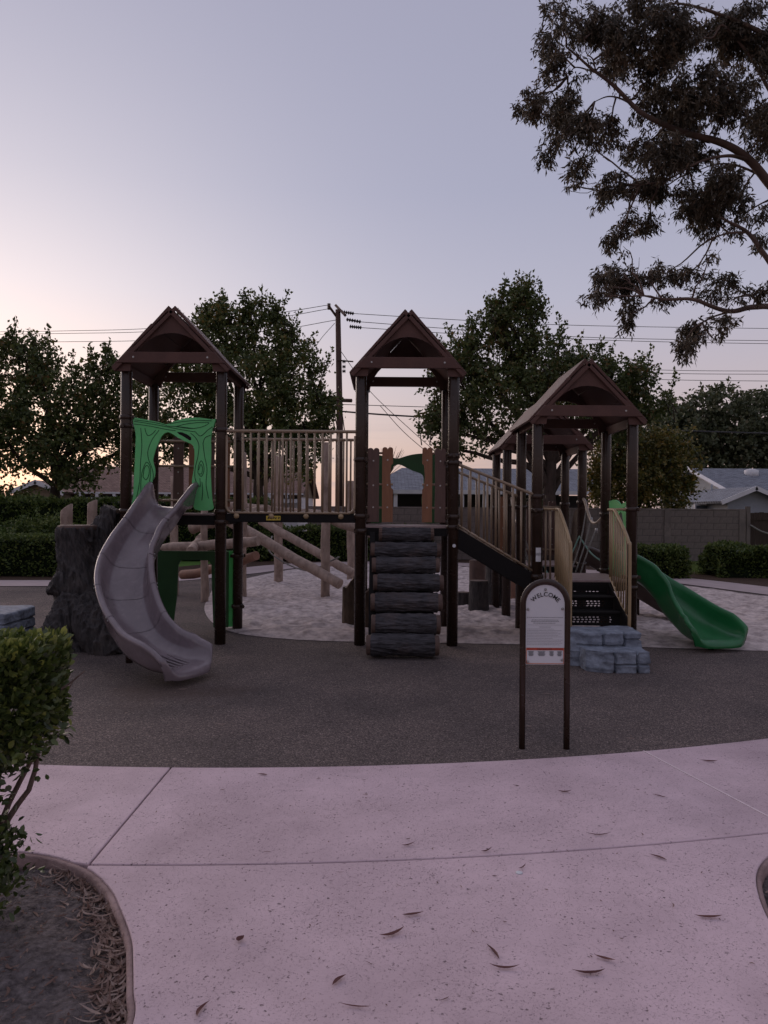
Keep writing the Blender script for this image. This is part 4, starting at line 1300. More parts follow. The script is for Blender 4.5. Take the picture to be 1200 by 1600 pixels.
# ---------------------------------------------------------------- natural stumps in the sand
def stump(px, yb_, yt, wpx, label, m='old_bark', broken=False):
    g = G(px, yb_); r = wpx / 2 * g.y / 1200
    t = P(px, yt, g.y)
    root = empty('log_stump', (g.x, g.y, 0)); tag(root, label, 'stump', 'stumps')
    n, ns = 14, 24
    vs, fs = [], []
    for i in range(n):
        f = i / (n - 1)
        for j in range(ns):
            a = 2 * math.pi * j / ns
            h = ridged(Vector((math.cos(a) * 3, math.sin(a) * 3, f * 1.2 + px))) 
            rr = r * (1.06 - .08 * f) + .014 * (h - .4)
            zt = t.z
            if broken and i == n - 1: zt += .05 * noise.noise(Vector((math.cos(a) * 2, math.sin(a) * 2, px))) + .10 * math.cos(a)
            vs.append((g.x + rr * math.cos(a), g.y + rr * math.sin(a), -.04 + (zt + .04) * f))
    for i in range(n - 1):
        for j in range(ns):
            j2 = (j + 1) % ns
            fs.append((i * ns + j, i * ns + j2, (i + 1) * ns + j2, (i + 1) * ns + j))
    mb = MB(); mb.add(vs, fs, True); mb.build('bark', M[m], root)
    top = [vs[(n - 1) * ns + j] for j in range(ns)]
    mb = MB(); mb.add([tuple(a) for a in top] + [(g.x, g.y, t.z + .01)], [(j, (j + 1) % ns, ns) for j in range(ns)]); mb.build('cut_top', M['peeled'] if broken else M['bark_end'], root)
stump(545, 979, 912, 19, 'rough barked broken stump with pale splintered top beside the log climber', broken=True)
stump(570, 985, 925, 26, 'splintered stump half hidden behind the log climber steps', broken=True)
stump(748, 957, 907, 30, 'low round log stump under the ramp, lightest in front', 'bark')
stump(746, 938, 875, 25, 'brown topped log stump standing behind the low one under the ramp', 'bark_end')
stump(775, 950, 880, 32, 'tall dark log stump under the ramp, rightmost of its group', 'bark')
stump(722, 949, 925, 22, 'short squat log stump beside the middle tower right post', 'bark')
stump(808, 940, 862, 24, 'reddish barked stump behind the ramp foot', 'peeled_red')

# ---------------------------------------------------------------- rope net between the right towers
nt = empty('rope_net', (2.4, 10.4, 0))
tag(nt, 'sagging rope net crossing with pale curved handrails between right and rear towers', 'rope net')
for k, x in enumerate((BX0 + .05, RX1 - .02)):
    q = smooth_path([(x, BY0, 1.73), (x, BY0 - .12, 1.70), (x, BY0 - .45, 1.44), (x, Y1 + .35, 1.40), (x, Y1, 1.50)], 8)
    mb = MB(); mb.tube(q, .020, 10); mb.build('curved_handrail', M['hose'], nt)
    for j, y in enumerate((10.75, 10.5, 10.25)):
        zt_ = 1.60 - .14 * j
        mb = MB(); mb.tube(smooth_path([(x, y, zt_), (x + (.1 if k == 0 else -.1), y - .05, 1.1), (2.3 + (x - 2.3) * .6, y - .02, .72)], 5), .010, 6); mb.build('side_rope', M['rope'], nt)
        mb = MB(); mb.tube([(x, y, zt_ + .01), (x, y, zt_ - .05)], .018, 8); mb.build('ferrule', M['bolt'], nt)
for j in range(5):
    x = 2.0 + j * .15
    mb = MB(); mb.tube(smooth_path([(x, BY0 + .02, .76), (x, 10.7, .66), (x + .04, 10.4, .62), (x, 10.15, .66), (x, Y1 - .02, .74)], 5), .013, 6); mb.build('foot_rope', M['rope_green'], nt)
for j in range(5):
    y = 10.1 + j * .18
    mb = MB(); mb.tube(smooth_path([(1.98, y, .70), (2.3, y, .63), (2.62, y, .70)], 5), .011, 6); mb.build('cross_rope', M['rope_green'], nt)
q = smooth_path([(BX0 - .02, Y1 + .1, 1.50), (BX0 - .02, 10.3, 1.55), (BX0 - .02, 10.9, 1.74)], 6)
for k, (a, b) in enumerate(((P(905, 838, 10.9), P(945, 880, 10.0)), (P(905, 838, 10.9), P(880, 880, 10.3)))):
    mb = MB(); mb.tube(smooth_path([a, a.lerp(b, .5) - Vector((0, 0, .06)), b], 5), .012, 6); mb.build('side_rope', M['rope_green'], nt)

# ---------------------------------------------------------------- sign
sgn = empty('welcome_sign', (1.27, 5.04, 0))
tag(sgn, 'white WELCOME rules sign in an arched dark brown tube frame', 'sign')
sxl, sxr, sy = P(815.5, 1166, 5.04).x, P(885, 1166, 5.04).x, 5.04
scx, sr = (sxl + sxr) / 2, (sxr - sxl) / 2
ztop = P(850, 909, sy).z
zc = ztop - sr
pts = [(sxl, sy, -.02), (sxl, sy, zc * .5), (sxl, sy, zc)] + [(scx - sr * math.cos(a), sy, zc + sr * math.sin(a)) for a in np.linspace(.12, math.pi - .12, 18)] + [(sxr, sy, zc), (sxr, sy, zc * .5), (sxr, sy, -.02)]
mb = MB(); mb.tube(pts, .0205, 16); mb.build('tube_frame', M['post'], sgn)
pw = sr - .018
zlow = P(850, 1038, sy).z
poly = [(-pw, zlow), (pw, zlow), (pw, zc)] + [(pw * math.cos(a), zc + pw * math.sin(a)) for a in np.linspace(.1, math.pi - .1, 18)] + [(-pw, zc)]
mb = MB(); mb.prism(poly, (scx, sy - .004, 0), (1, 0, 0), (0, 0, 1), (0, .006, 0)); panel = mb.build('sign_panel', M['white'], sgn)
yf = sy - .0055
def font_mesh(ch, size):
    cu = bpy.data.curves.new('t', 'FONT'); cu.body = ch; cu.size = size; cu.align_x = 'CENTER'; cu.offset = size * .011; cu.extrude = .0006
    o = bpy.data.objects.new('t', cu); COL.objects.link(o)
    dg = bpy.context.evaluated_depsgraph_get()
    me = bpy.data.meshes.new_from_object(o.evaluated_get(dg))
    bpy.data.objects.remove(o); bpy.data.curves.remove(cu)
    return me
mb = MB()
word = 'WELCOME'
SZ, RB = .0395, .097
glyphs = []
for ch in word:
    me = font_mesh(ch, SZ)
    xs = [v.co.x for v in me.vertices]
    glyphs.append((me, min(xs), max(xs)))
gap_ = .0055
tot = sum(g[2] - g[1] for g in glyphs) + gap_ * (len(word) - 1)
pos = -tot / 2
ztop_b = P(850, 931.5, sy).z
for me, xa, xb in glyphs:
    a = (pos + (xb - xa) / 2) / (RB + SZ * .33)
    pos += xb - xa + gap_
    x0 = (xa + xb) / 2
    vs = []
    for v in me.vertices:
        gx, rr = v.co.x - x0, RB + v.co.y
        vs.append((scx + gx * math.cos(a) + rr * math.sin(a), yf - .0008 + v.co.z, ztop_b - RB - gx * math.sin(a) + rr * math.cos(a)))
    mb.add(vs, [tuple(p.vertices) for p in me.polygons])
    bpy.data.meshes.remove(me)
mb.build('lettering', M['ink'], panel)
def zpx(y): return P(850, y, sy).z
# rows of print too small to read: short word-long strokes
rr_ = random.Random(5)
def print_row(z, x0, x1, h, m, mb):
    x = x0
    while x < x1:
        w = rr_.uniform(.004, .012)
        if x + w > x1: break
        mb.box((x + w / 2, yf - .0004, z), (w, .0008, h)); x += w + .0028
rows = MB()
for y, a, b, h in ((964.5, -.122, .122, .0026), (968.5, -.09, .09, .0032), (970.8, -.095, .095, .0032), (973.5, -.08, .08, .0032), (979.5, -.04, .045, .0026)):
    print_row(zpx(y), scx + a * pw / .13, scx + b * pw / .13, h, None, rows)
for k in range(11):
    print_row(zpx(982.6 + k * 2.45), scx - .120 * pw / .13, scx + rr_.choice((.118, .10, .06, .09, .114)) * pw / .13, .0017, None, rows)
rows.build('small_print', M['ink_grey'], panel)
mb = MB(); mb.box((scx, yf - .0004, zpx(976.3)), (2 * pw * .88, .0008, .0010)); mb.build('rule_line', M['ink_grey'], panel)
zb0, zb1 = zpx(1037), zpx(1012)
mb = MB()
mb.box((scx, yf - .0004, zb1 - .008), (2 * pw * .95, .0008, .016)); mb.build('red_header', M['red_ink'], panel)
mb = MB()
for x in (-pw * .955, pw * .955): mb.box((scx + x, yf - .0006, (zb0 + zb1) / 2), (.0042, .0010, zb1 - zb0))
mb.box((scx, yf - .0006, zb0 + .002), (2 * pw * .955, .0010, .0042)); mb.build('orange_border', M['orange_ink'], panel)
mb = MB(); print_row(zb1 - .008, scx - .05, scx + .05, .005, None, mb)
for v in range(len(mb.v)): mb.v[v] = (mb.v[v][0], mb.v[v][1] - .0006, mb.v[v][2])
mb.build('header_print', M['ink'], panel)
mb = MB()
for k, x in enumerate((-.72, -.18, .33, .74)):
    for j in range(6):
        w = (.036, .050, .030, .030)[k] * (1 - .12 * (j % 3))
        mb.box((scx + x * pw, yf - .0004, zb1 - .024 - j * .0055), (w, .0008, .0036))
mb.build('warning_print', M['ink_grey'], panel)
for x, y in ((0, 921), (-.88, 952), (.88, 951), (-.88, 1034), (.88, 1031)):
    mb = MB(); z = zpx(y); mb.tube([(scx + x * pw, yf - .0005, z), (scx + x * pw, yf - .005, z), (scx + x * pw, yf - .007, z)], [.0095, .0085, .004], 14); mb.build('bolt', M['bolt'], panel)

# ================================================================== foliage tools
def leaf_mesh(name, pts, dirs, L, W, m, parent, tones=None, oval=False, curl=.15):
    """one small folded leaf per point: rhombus (4 verts) or oval (6 verts)"""
    N = len(pts)
    pts = np.asarray(pts, float); d = np.asarray(dirs, float)
    d /= np.linalg.norm(d, axis=1, keepdims=True) + 1e-9
    rnd = RNG.normal(size=(N, 3))
    side = np.cross(d, rnd); side /= np.linalg.norm(side, axis=1, keepdims=True) + 1e-9
    up = np.cross(side, d)
    Ls = (L * RNG.uniform(.55, 1.35, (N, 1))); Ws = (W * RNG.uniform(.7, 1.2, (N, 1)))
    if oval:
        k = 6
        vs = np.stack([pts, pts + d * Ls * .33 + side * Ws * .5 + up * Ls * curl * .5, pts + d * Ls * .72 + side * Ws * .42 + up * Ls * curl * .4, pts + d * Ls,
                       pts + d * Ls * .72 - side * Ws * .42 + up * Ls * curl * .4, pts + d * Ls * .33 - side * Ws * .5 + up * Ls * curl * .5], 1)
        idx = np.arange(N)[:, None] * 6
        f = np.concatenate([idx + np.array([[0, 1, 2, 3]]), idx + np.array([[0, 3, 4, 5]])], 1).reshape(-1, 4)
        rep = 2
    else:
        k = 4
        vs = np.stack([pts, pts + d * Ls * .45 + side * Ws * .5 + up * Ls * curl, pts + d * Ls, pts + d * Ls * .45 - side * Ws * .5 + up * Ls * curl], 1)
        f = np.arange(N)[:, None] * 4 + np.array([[0, 1, 2, 3]])
        rep = 1
    vs = vs.reshape(-1, 3)
    me = bpy.data.meshes.new(name)
    me.vertices.add(len(vs)); me.vertices.foreach_set('co', vs.ravel())
    nf = len(f)
    me.loops.add(nf * 4); me.loops.foreach_set('vertex_index', f.ravel().astype(np.int32))
    me.polygons.add(nf); me.polygons.foreach_set('loop_start', np.arange(nf, dtype=np.int32) * 4)
    me.polygons.foreach_set('loop_total', np.full(nf, 4, np.int32))
    me.update(calc_edges=True)
    if tones is None: tones = RNG.beta(2, 2.2, N)
    at = me.attributes.new('tone', 'FLOAT', 'FACE')
    at.data.foreach_set('value', np.repeat(np.clip(tones, 0, 1), rep).astype(np.float32))
    me.materials.append(m)
    return place(name, me, m, parent)

def unit(n):
    v = RNG.normal(size=(n, 3)); return v / np.linalg.norm(v, axis=1, keepdims=True)

def crown_points(ells, twigs, per, spread, droop=0., inner=.45, keep=None):
    """ells: (centre, (rx, ry, rz)); returns leaf points, directions, tones"""
    vol = np.array([(e[1][0] * e[1][2]) for e in ells]); vol /= vol.sum()
    P_, D_, T_ = [], [], []
    for (c, r), w in zip(ells, vol):
        n = max(6, int(twigs * w))
        u = unit(n)
        rad = inner + (1 - inner) * RNG.uniform(0, 1, (n, 1)) ** .55
        jag = 1 + RNG.uniform(-.28, .13, (n, 1))
        tp = np.array(c) + u * rad * jag * np.array(r)
        # clumpiness: drop twigs where a low-frequency field is low
        fld = np.array([noise.noise(Vector(p) * (1.1 if spread > .15 else 2.2)) for p in tp])
        ok = fld > -.06 + .20 * RNG.uniform(-1, 1, n)
        tp, u, fld = tp[ok], u[ok], fld[ok]
        n = len(tp)
        tt = RNG.uniform(-.22, .22, n) + .45 + .3 * fld
        # leaves hang along short sprays rather than in round puffs
        sd_ = u * .6 + unit(n) * .8 + np.array([0, 0, .15 - droop * .9]); sd_ /= np.linalg.norm(sd_, axis=1, keepdims=True)
        ln = spread * RNG.uniform(2.0, 4.6, (n, 1))
        s_ = RNG.uniform(-.5, .5, (n * per, 1))
        lp = np.repeat(tp, per, 0) + np.repeat(sd_ * ln, per, 0) * s_ + RNG.normal(size=(n * per, 3)) * spread * .42
        ld = np.repeat(sd_, per, 0) * .55 + unit(n * per) * 1.0 + np.array([0, 0, -droop])
        P_.append(lp); D_.append(ld); T_.append(np.repeat(tt, per) + RNG.normal(size=n * per) * .16)
    return np.concatenate(P_), np.concatenate(D_), np.concatenate(T_)

def shoots(tips, length, n, per, spread):
    """upright leafy shoots breaking the outline"""
    P_, D_ = [], []
    segs = []
    for c in tips:
        for _ in range(n):
            b = np.array(c) + RNG.normal(size=3) * spread
            d = np.array([RNG.normal() * .32, RNG.normal() * .32, 1.0]); d /= np.linalg.norm(d)
            L = length * RNG.uniform(.5, 1.2)
            t = RNG.uniform(0, 1, (per, 1)) ** .8
            P_.append(b + d * L * t + RNG.normal(size=(per, 3)) * .05)
            D_.append(unit(per) + d * .5)
            segs.append((b - d * .3, b + d * L))
    return np.concatenate(P_), np.concatenate(D_), segs

def limb(mb, a, b, r0, r1, wob=.08, n=9, seed=0, ns=9, sag=0.):
    a, b = Vector(a), Vector(b)
    d = b - a; L = d.length
    pts = []
    for i in range(n):
        t = i / (n - 1)
        w = Vector((noise.noise(Vector((t * 2.4, seed, 0))), noise.noise(Vector((t * 2.4, seed, 7))), noise.noise(Vector((t * 2.4, seed, 13))))) * wob * L * math.sin(math.pi * min(1, t * 1.0)) 
        pts.append(a + d * t + w + Vector((0, 0, sag * L * math.sin(math.pi * t))))
    mb.tube(pts, lerp_list([r0, r1], n), ns)
    return pts

def tree(name, label, cat, base, trunk_top, tr, ells_px, Y, depth, twigs, per, spread, Ll, Lw, m, bark, group, shoot_px=(), shoot_len=1.0, inner=.45, droop=0.):
    """ells_px: (px, py, rx_px, ry_px, dY)"""
    root = empty(name, base); tag(root, label, cat, group)
    ells = []
    for (px, py, rx, ry, dY) in ells_px:
        c = P(px, py, Y + dY); s = (Y + dY) / 1200
        ells.append(((c.x, c.y, c.z), (rx * s * 1.02, min(depth, max(rx, ry) * s), ry * s * 1.02)))
    p, d, t = crown_points(ells, twigs, per, spread, droop, inner)
    mb = MB()
    tt = Vector(trunk_top)
    limb(mb, (base[0], base[1], -.1), tt, tr, tr * .62, .05, 10, 3.3, 12)
    for k, (c, r) in enumerate(ells):
        c = Vector(c)
        st_ = Vector(base).lerp(tt, random.uniform(.65, 1.0))
        q = limb(mb, st_, c, tr * .42, tr * .12, .10, 9, k * 3.7, 8, .05)
        for j in range(4):
            e = c + Vector((random.uniform(-1, 1) * r[0], random.uniform(-1, 1) * r[1], random.uniform(-.4, 1) * r[2])) * .85
            limb(mb, q[random.randint(4, 8)], e, tr * .14, tr * .03, .12, 7, k * 5 + j, 6)
    if shoot_px:
        sp, sdir, segs = shoots([tuple(P(a, b + 20, Y)) for a, b in shoot_px], shoot_len, 4, 40, .17)
        p = np.concatenate([p, sp]); d = np.concatenate([d, sdir]); t = np.concatenate([t, RNG.uniform(.2, .7, len(sp))])
        for a, b in segs:
            mb.tube([a, b], [.02, .006], 5)
    mb.build('trunk', bark, root)
    leaf_mesh('crown', p, d, Ll, Lw, m, root, t)
    return root

# ================================================================== block wall, gate, far fences
wall_y = 24.2
wl_root = empty('block_wall', (6, wall_y, 0))
tag(wl_root, 'long grey concrete block wall behind the hedges', 'wall')
bw, bh = .405, .200
blk = MB(); blk.box((0, 0, 0), (bw - .012, .15, bh - .012)); blk_me = blk.mesh('block'); blk_me.materials.append(M['block'])
x_start, x_end = -2.4, 11.35
mb = MB(); mb.box(((x_start + x_end) / 2, wall_y, .80), (x_end - x_start, .136, 1.60)); mb.build('mortar', M['mortar'], wl_root)
row = 0; z = bh / 2
rows_n = 8
cnt = 0
for row in range(rows_n):
    x = x_start + (bw / 2 if row % 2 == 0 else bw)
    while x < x_end - .1:
        o = place('block', blk_me, M['block'], wl_root)
        o.location = (x, wall_y + random.uniform(-.004, .004), bh * (row + .5))
        x += bw; cnt += 1
mb = MB(); mb.box(((x_start + x_end) / 2, wall_y, 1.625), (x_end - x_start + .02, .17, .05)); mb.build('cap_course', M['block'], wl_root, bevel=.008)
for x in (-2.3, 3.1, 6.9, 8.9, 11.25):
    mb = MB(); mb.box((x, wall_y - .01, .80), (.20, .20, 1.60 + (.06 if x > 11 else 0))); mb.build('pilaster', M['block'], wl_root, bevel=.006)

gt = empty('board_gate', (12.6, 24.2, 0)); tag(gt, 'dark weathered board gate at the right end of the block wall', 'gate')
bd = MB(); bd.box((0, 0, .80), (.142, .022, 1.50)); bd_me = bd.mesh('board'); bd_me.materials.append(M['board'])
for k in range(16):
    o = place('board', bd_me, M['board'], gt); o.location = (11.62 + k * .15, 24.24 + random.uniform(-.004, .004), random.uniform(-.03, .02))
mb = MB()
for z in (.25, 1.35): mb.box((12.75, 24.21, z), (2.4, .04, .09))
mb.build('cross_rail', M['board'], gt)
mb = MB(); mb.box((11.46, 24.2, .86), (.12, .12, 1.75)); mb.build('gate_post', M['block'], gt)
q = smooth_path([(11.5, 24.1, 1.15), (11.9, 24.05, .93), (12.5, 24.05, .82), (13.2, 24.05, .80)], 6)
mb = MB(); mb.tube(q, .025, 8); mb.build('hose', M['rope'], gt)

# ================================================================== houses
def quad_uv(name, pts, m, parent, flip=False):
    """roof plane with UVs in metres; u along first edge"""
    pts = [Vector(p) for p in pts]
    me = bpy.data.meshes.new(name)
    me.from_pydata([tuple(p) for p in pts], [], [tuple(range(len(pts)))])
    uv = me.uv_layers.new(name='UVMap')
    u = (pts[1] - pts[0]).normalized()
    nrm = (pts[1] - pts[0]).cross(pts[2] - pts[1]).normalized()
    v = nrm.cross(u)
    for i, p in enumerate(pts):
        uv.data[i].uv = ((p - pts[0]).dot(u), (p - pts[0]).dot(v))
    o = place(name, me, m, parent)
    s = o.modifiers.new('thickness', 'SOLIDIFY'); s.thickness = .12; s.offset = -1 if nrm.z > 0 else 1
    return o

def house_left():
    Yf, Yr, Yb = 41.0, 46.0, 51.0
    root = empty('house', (-12, 46, 0)); tag(root, 'brown shake roofed house behind the left trees', 'house', 'houses behind the park')
    x0, x1 = P(62, 775, Yf).x, P(474, 775, Yf).x
    ze = 2.34; zr_ = P(300, 730, Yr).z
    mb = MB(); mb.box(((x0 + x1) / 2, (Yf + Yb) / 2 + .4, ze / 2 - .05), (x1 - x0 - .8, Yb - Yf - .8, ze)); mb.build('wall', M['stucco_white'], root)
    quad_uv('roof', [(x0, Yf, ze), (x1, Yf, ze), (x1, Yr, zr_), (x0, Yr, zr_)], M['shingle_brown'], root)
    quad_uv('roof', [(x1, Yb, ze), (x0, Yb, ze), (x0, Yr, zr_), (x1, Yr, zr_)], M['shingle_brown'], root)
    mb = MB(); mb.prism([(Yf + .5, ze - .1), (Yb - .5, ze - .1), (Yr, zr_ - .2)], (x1 - .42, 0, 0), (0, 1, 0), (0, 0, 1), (.06, 0, 0)); mb.build('gable_wall', M['stucco_tan'], root)
    mb = MB(); mb.box(((x0 + x1) / 2, Yf - .03, ze + .005), (x1 - x0, .05, .09)); mb.build('fascia', M['stucco_white'], root)
    mb = MB(); mb.box(((x0 + x1) / 2, Yf + .10, ze - .36), (x1 - x0 - .2, .10, .22)); mb.build('eave_beam', M['stucco_white'], root)
    mb = MB(); mb.box(((x0 + x1) / 2, Yf + .30, ze - .15), (x1 - x0 - .4, .06, .22)); mb.build('shaded_soffit', M['dark_gap'], root)  # dark strip standing for the shade between the rafter tails
    k = 0; x = x0 + .3
    tail = MB(); tail.box((0, 0, 0), (.16, .5, .17)); tm_ = tail.mesh('rafter_tail'); tm_.materials.append(M['stucco_white'])
    while x < x1 - .1:
        o = place('rafter_tail', tm_, M['stucco_white'], root); o.location = (x, Yf + .2, ze - .14); x += .92
    # front-facing gable wing at the left
    Yw = 39.6
    a, b, ap = P(17, 765, Yw), P(93, 771, Yw), P(42, 750, Yw)
    a.z = b.z = (a.z + b.z) / 2
    cx = (a.x + b.x) / 2
    quad_uv('roof', [(a.x - .2, Yw + 6, a.z), (a.x - .2, Yw, a.z), (cx, Yw, ap.z), (cx, Yw + 6, ap.z)], M['shingle_brown'], root)
    quad_uv('roof', [(b.x + .2, Yw, a.z), (b.x + .2, Yw + 6, a.z), (cx, Yw + 6, ap.z), (cx, Yw, ap.z)], M['shingle_brown'], root)
    mb = MB(); mb.prism([(a.x, 0), (b.x, 0), (b.x, a.z), (cx, ap.z - .12), (a.x, a.z)], (0, Yw + .3, 0), (1, 0, 0), (0, 0, 1), (0, 3, 0)); mb.build('gable_wall', M['stucco_tan'], root)
    for s, e in ((-1, Vector((a.x - .25, 0, a.z))), (1, Vector((b.x + .25, 0, a.z)))):
        pA, pB = Vector((cx, Yw - .03, ap.z + .02)), Vector((e.x, Yw - .03, e.z + .0))
        dd = (pB - pA); L = dd.length; dd.normalize(); up = Vector((-dd.z, 0, dd.x)); up = up if up.z > 0 else -up
        mb = MB(); mb.prism([(0, -.22), (L, -.22), (L, 0), (0, 0)], pA, dd, up, (0, .05, 0)); mb.build('barge_board', M['stucco_white'], root)
    return root
house_left()

def house_mid():
    Yf, Yr, Yb = 34.0, 39.0, 44.0
    root = empty('house', (4, 39, 0)); tag(root, 'low house with slate grey roof and white gutter seen behind the middle tower', 'house', 'houses behind the park')
    ze = P(640, 766, Yf).z; zr_ = P(700, 731.5, Yr).z
    x0, x1 = P(566, 766, Yf).x, P(950, 766, Yf).x
    rx0 = P(628, 731, Yr).x
    quad_uv('roof', [(x0, Yf, ze), (x1, Yf, ze), (x1, Yr, zr_), (rx0, Yr, zr_)], M['shingle_grey'], root)
    quad_uv('roof', [(x1, Yb, ze), (x0, Yb, ze), (rx0, Yr, zr_), (x1, Yr, zr_)], M['shingle_grey'], root)
    quad_uv('roof', [(x0, Yb, ze), (x0, Yf, ze), (rx0, Yr, zr_)], M['shingle_grey'], root)
    n = 8
    for k in range(n):
        xa = x0 + (x1 - x0) * k / n; xb = x0 + (x1 - x0) * (k + 1) / n
        mb = MB(); mb.box(((xa + xb) / 2, Yf - .06, ze - .07), (xb - xa - .03, .13, .17)); mb.build('gutter', M['stucco_white'], root)
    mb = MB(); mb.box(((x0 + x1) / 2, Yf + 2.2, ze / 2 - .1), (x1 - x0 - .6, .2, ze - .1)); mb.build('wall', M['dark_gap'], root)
    for px in (618, 722, 757, 812, 884):
        x = P(px, 780, Yf).x
        mb = MB(); mb.box((x, Yf + .05, ze / 2 - .08), (.17, .17, ze - .1)); mb.build('carport_post', M['stucco_white'], root)
    for px in (690, 850):
        x = P(px, 780, Yf).x
        mb = MB(); mb.box((x, Yf + 2.08, 1.75), (1.3, .06, .8)); w = mb.build('window', M['stucco_white'], root)
        mb = MB(); mb.box((x, Yf + 2.04, 1.75), (1.12, .03, .64)); mb.build('pane', M['glass'], w)
house_mid()

def house_right():
    Yf, Yr = 40.0, 44.5
    root = empty('house', (19, 42, 0)); tag(root, 'pale blue-grey house with grey roof and white gable trim at right', 'house', 'houses behind the park')
    xl = P(1081, 745, Yr).x
    zr_ = P(1140, 732, Yr).z
    xe, ze = P(1112, 778, Yf - 1).x, P(1112, 778, Yf - 1).z
    x1 = xl + 14
    Yf2 = Yf - 1
    quad_uv('roof', [(xl + .2, Yf2, ze), (x1, Yf2, ze), (x1, Yr, zr_), (xl - .3, Yr, zr_)], M['shingle_grey'], root)
    quad_uv('roof', [(x1, Yr + 5, ze), (xl, Yr + 5, ze), (xl - .3, Yr, zr_), (x1, Yr, zr_)], M['shingle_grey'], root)
    # left rake trim and gable wall
    pA, pB = Vector((xl - .32, Yr, zr_)), Vector((xl + .18, Yf2, ze))
    mb = MB(); mb.tube([pA, pB], .13, 4, smooth=False); mb.build('barge_board', M['stucco_white'], root)
    mb = MB(); mb.prism([(Yf2 + .3, 0), (Yr + 4.6, 0), (Yr + 4.6, ze), (Yr, zr_ - .25), (Yf2 + .3, ze)], (xl + .35, 0, 0), (0, 1, 0), (0, 0, 1), (.2, 0, 0)); mb.build('wall', M['stucco_blue'], root)
    mb = MB(); mb.box(((xl + x1) / 2, Yf2 + .5, ze / 2), (x1 - xl - .9, .2, ze)); mb.build('wall', M['stucco_blue'], root)
    # front gable wing
    Yw = 36.5
    ap = P(1182, 760, Yw); el = P(1126, 783, Yw)
    hw = ap.x - el.x
    for s in (-1, 1):
        ex = ap.x + s * hw
        pts = [(ex, Yw, el.z), (ap.x, Yw, ap.z), (ap.x, Yw + 6, ap.z), (ex, Yw + 6, el.z)]
        o = quad_uv('roof', pts if s < 0 else [pts[1], pts[0], pts[3], pts[2]], M['shingle_grey'], root)
        pA, pB = Vector((ap.x, Yw - .04, ap.z + .02)), Vector((ex, Yw - .04, el.z + .02))
        dd = (pB - pA); L = dd.length; dd.normalize(); up = Vector((-dd.z, 0, dd.x)); up = up if up.z > 0 else -up
        mb = MB(); mb.prism([(0, -.20), (L, -.20), (L, 0), (0, 0)], pA, dd, up, (0, .05, 0)); mb.build('barge_board', M['stucco_white'], root)
    xw = el.x + .55
    mb = MB(); mb.prism([(xw, 0), (2 * ap.x - xw, 0), (2 * ap.x - xw, el.z + .15), (ap.x, ap.z - .15), (xw, el.z + .15)], (0, Yw + .5, 0), (1, 0, 0), (0, 0, 1), (0, 2.4, 0)); mb.build('gable_wall', M['stucco_blue'], root)
    c = P(1174, 738, Yr - 1.2)
    mb = MB(); mb.tube([(c.x, c.y, c.z - .3), (c.x, c.y, c.z + .12), (c.x, c.y, c.z + .2)], [.38, .38, .1], 14); mb.build('roof_vent', M['stucco_white'], root)
    for px, py in ((1112, 762), (1132, 768)):
        c = P(px, py, 41); mb = MB(); mb.tube([(c.x, c.y, c.z - .5), (c.x, c.y, c.z + .18)], .05, 8); mb.build('vent_pipe', M['stucco_blue'], root)
    x = P(1098, 790, 39.4).x
    mb = MB(); mb.box((x, Yf2 + .36, 1.5), (.9, .08, .9)); w = mb.build('window', M['stucco_white'], root)
    mb = MB(); mb.box((x, Yf2 + .30, 1.5), (.74, .04, .74)); mb.build('pane', M['glass'], w)
house_right()

# ================================================================== utility pole and wires
PY = 38.0
up_ = empty('utility_pole', tuple(P(529, 800, PY)[:2]) + (0,)); tag(up_, 'tall brown wooden utility pole with crossarm and insulators', 'utility pole')
tp = P(528, 484, PY); bx = P(530, 790, PY).x
mb = MB(); mb.tube([(bx, PY, -.1), (bx, PY, tp.z * .5), (tp.x, PY, tp.z)], [.19, .165, .125], 12); mb.build('pole', M['pole'], up_)
def bar(name, a, b, r, m=M['pole'], ns=4):
    mb = MB(); mb.tube([a, b], r, ns, smooth=False); mb.build(name, m, up_)
c1 = P(527, 491, PY)
bar('crossarm', Vector((c1.x - .15, PY + 1.2, c1.z + .75)), Vector((c1.x + .45, PY - 1.2, c1.z - .35)), .085)
bar('crossarm', Vector((c1.x - .42, PY - .3, c1.z + .35)), Vector((c1.x + .05, PY + .2, c1.z - .2)), .08)
bar('crossarm', P(516, 625, PY), P(550, 626, PY - .3), .09)
bar('crossarm', P(527, 563, PY - .2), P(552, 565, PY - .3), .035)
def insulator(a, b):
    a, b = Vector(a), Vector(b)
    pts = [a.lerp(b, t) for t in np.linspace(0, 1, 13)]
    rs = [.03 if i % 2 == 0 else .105 for i in range(13)]
    mb = MB(); mb.tube(pts, rs, 8); mb.build('insulator', M['insul'], up_)
insulator(P(533, 487, PY), P(553, 490, PY))
insulator(P(541, 499, PY - .6), P(564, 503, PY - .6))
insulator(P(546, 510, PY - 1), P(565, 512, PY - 1))
insulator(P(514, 484, PY), P(514, 474, PY))
for y in (565, 573, 580):
    insulator(P(535, y, PY - .2), P(540, y, PY - .2))
def wire(label, pts, r=.016, sag=0.0):
    pts = [P(*p) for p in pts]
    q = smooth_path(pts, 10)
    mb = MB(); mb.tube(q, r, 5)
    o = mb.build('overhead_wire', M['wire']); tag(o, label, 'wire', 'overhead wires')
    return o
wire('topmost thin overhead wire from the pole top to the right edge', [(553, 490, 38), (700, 499, 39), (860, 507, 40), (1030, 511, 42), (1260, 514, 44)])
wire('second overhead wire right of the pole, just above its twin', [(564, 503, 37.5), (720, 515, 38.5), (870, 525, 40), (1030, 530, 42), (1260, 533, 44)])
wire('third overhead wire right of the pole, just below its twin', [(565, 512, 37), (720, 522, 38), (870, 528.5, 40), (1030, 534, 42), (1260, 538, 44)])
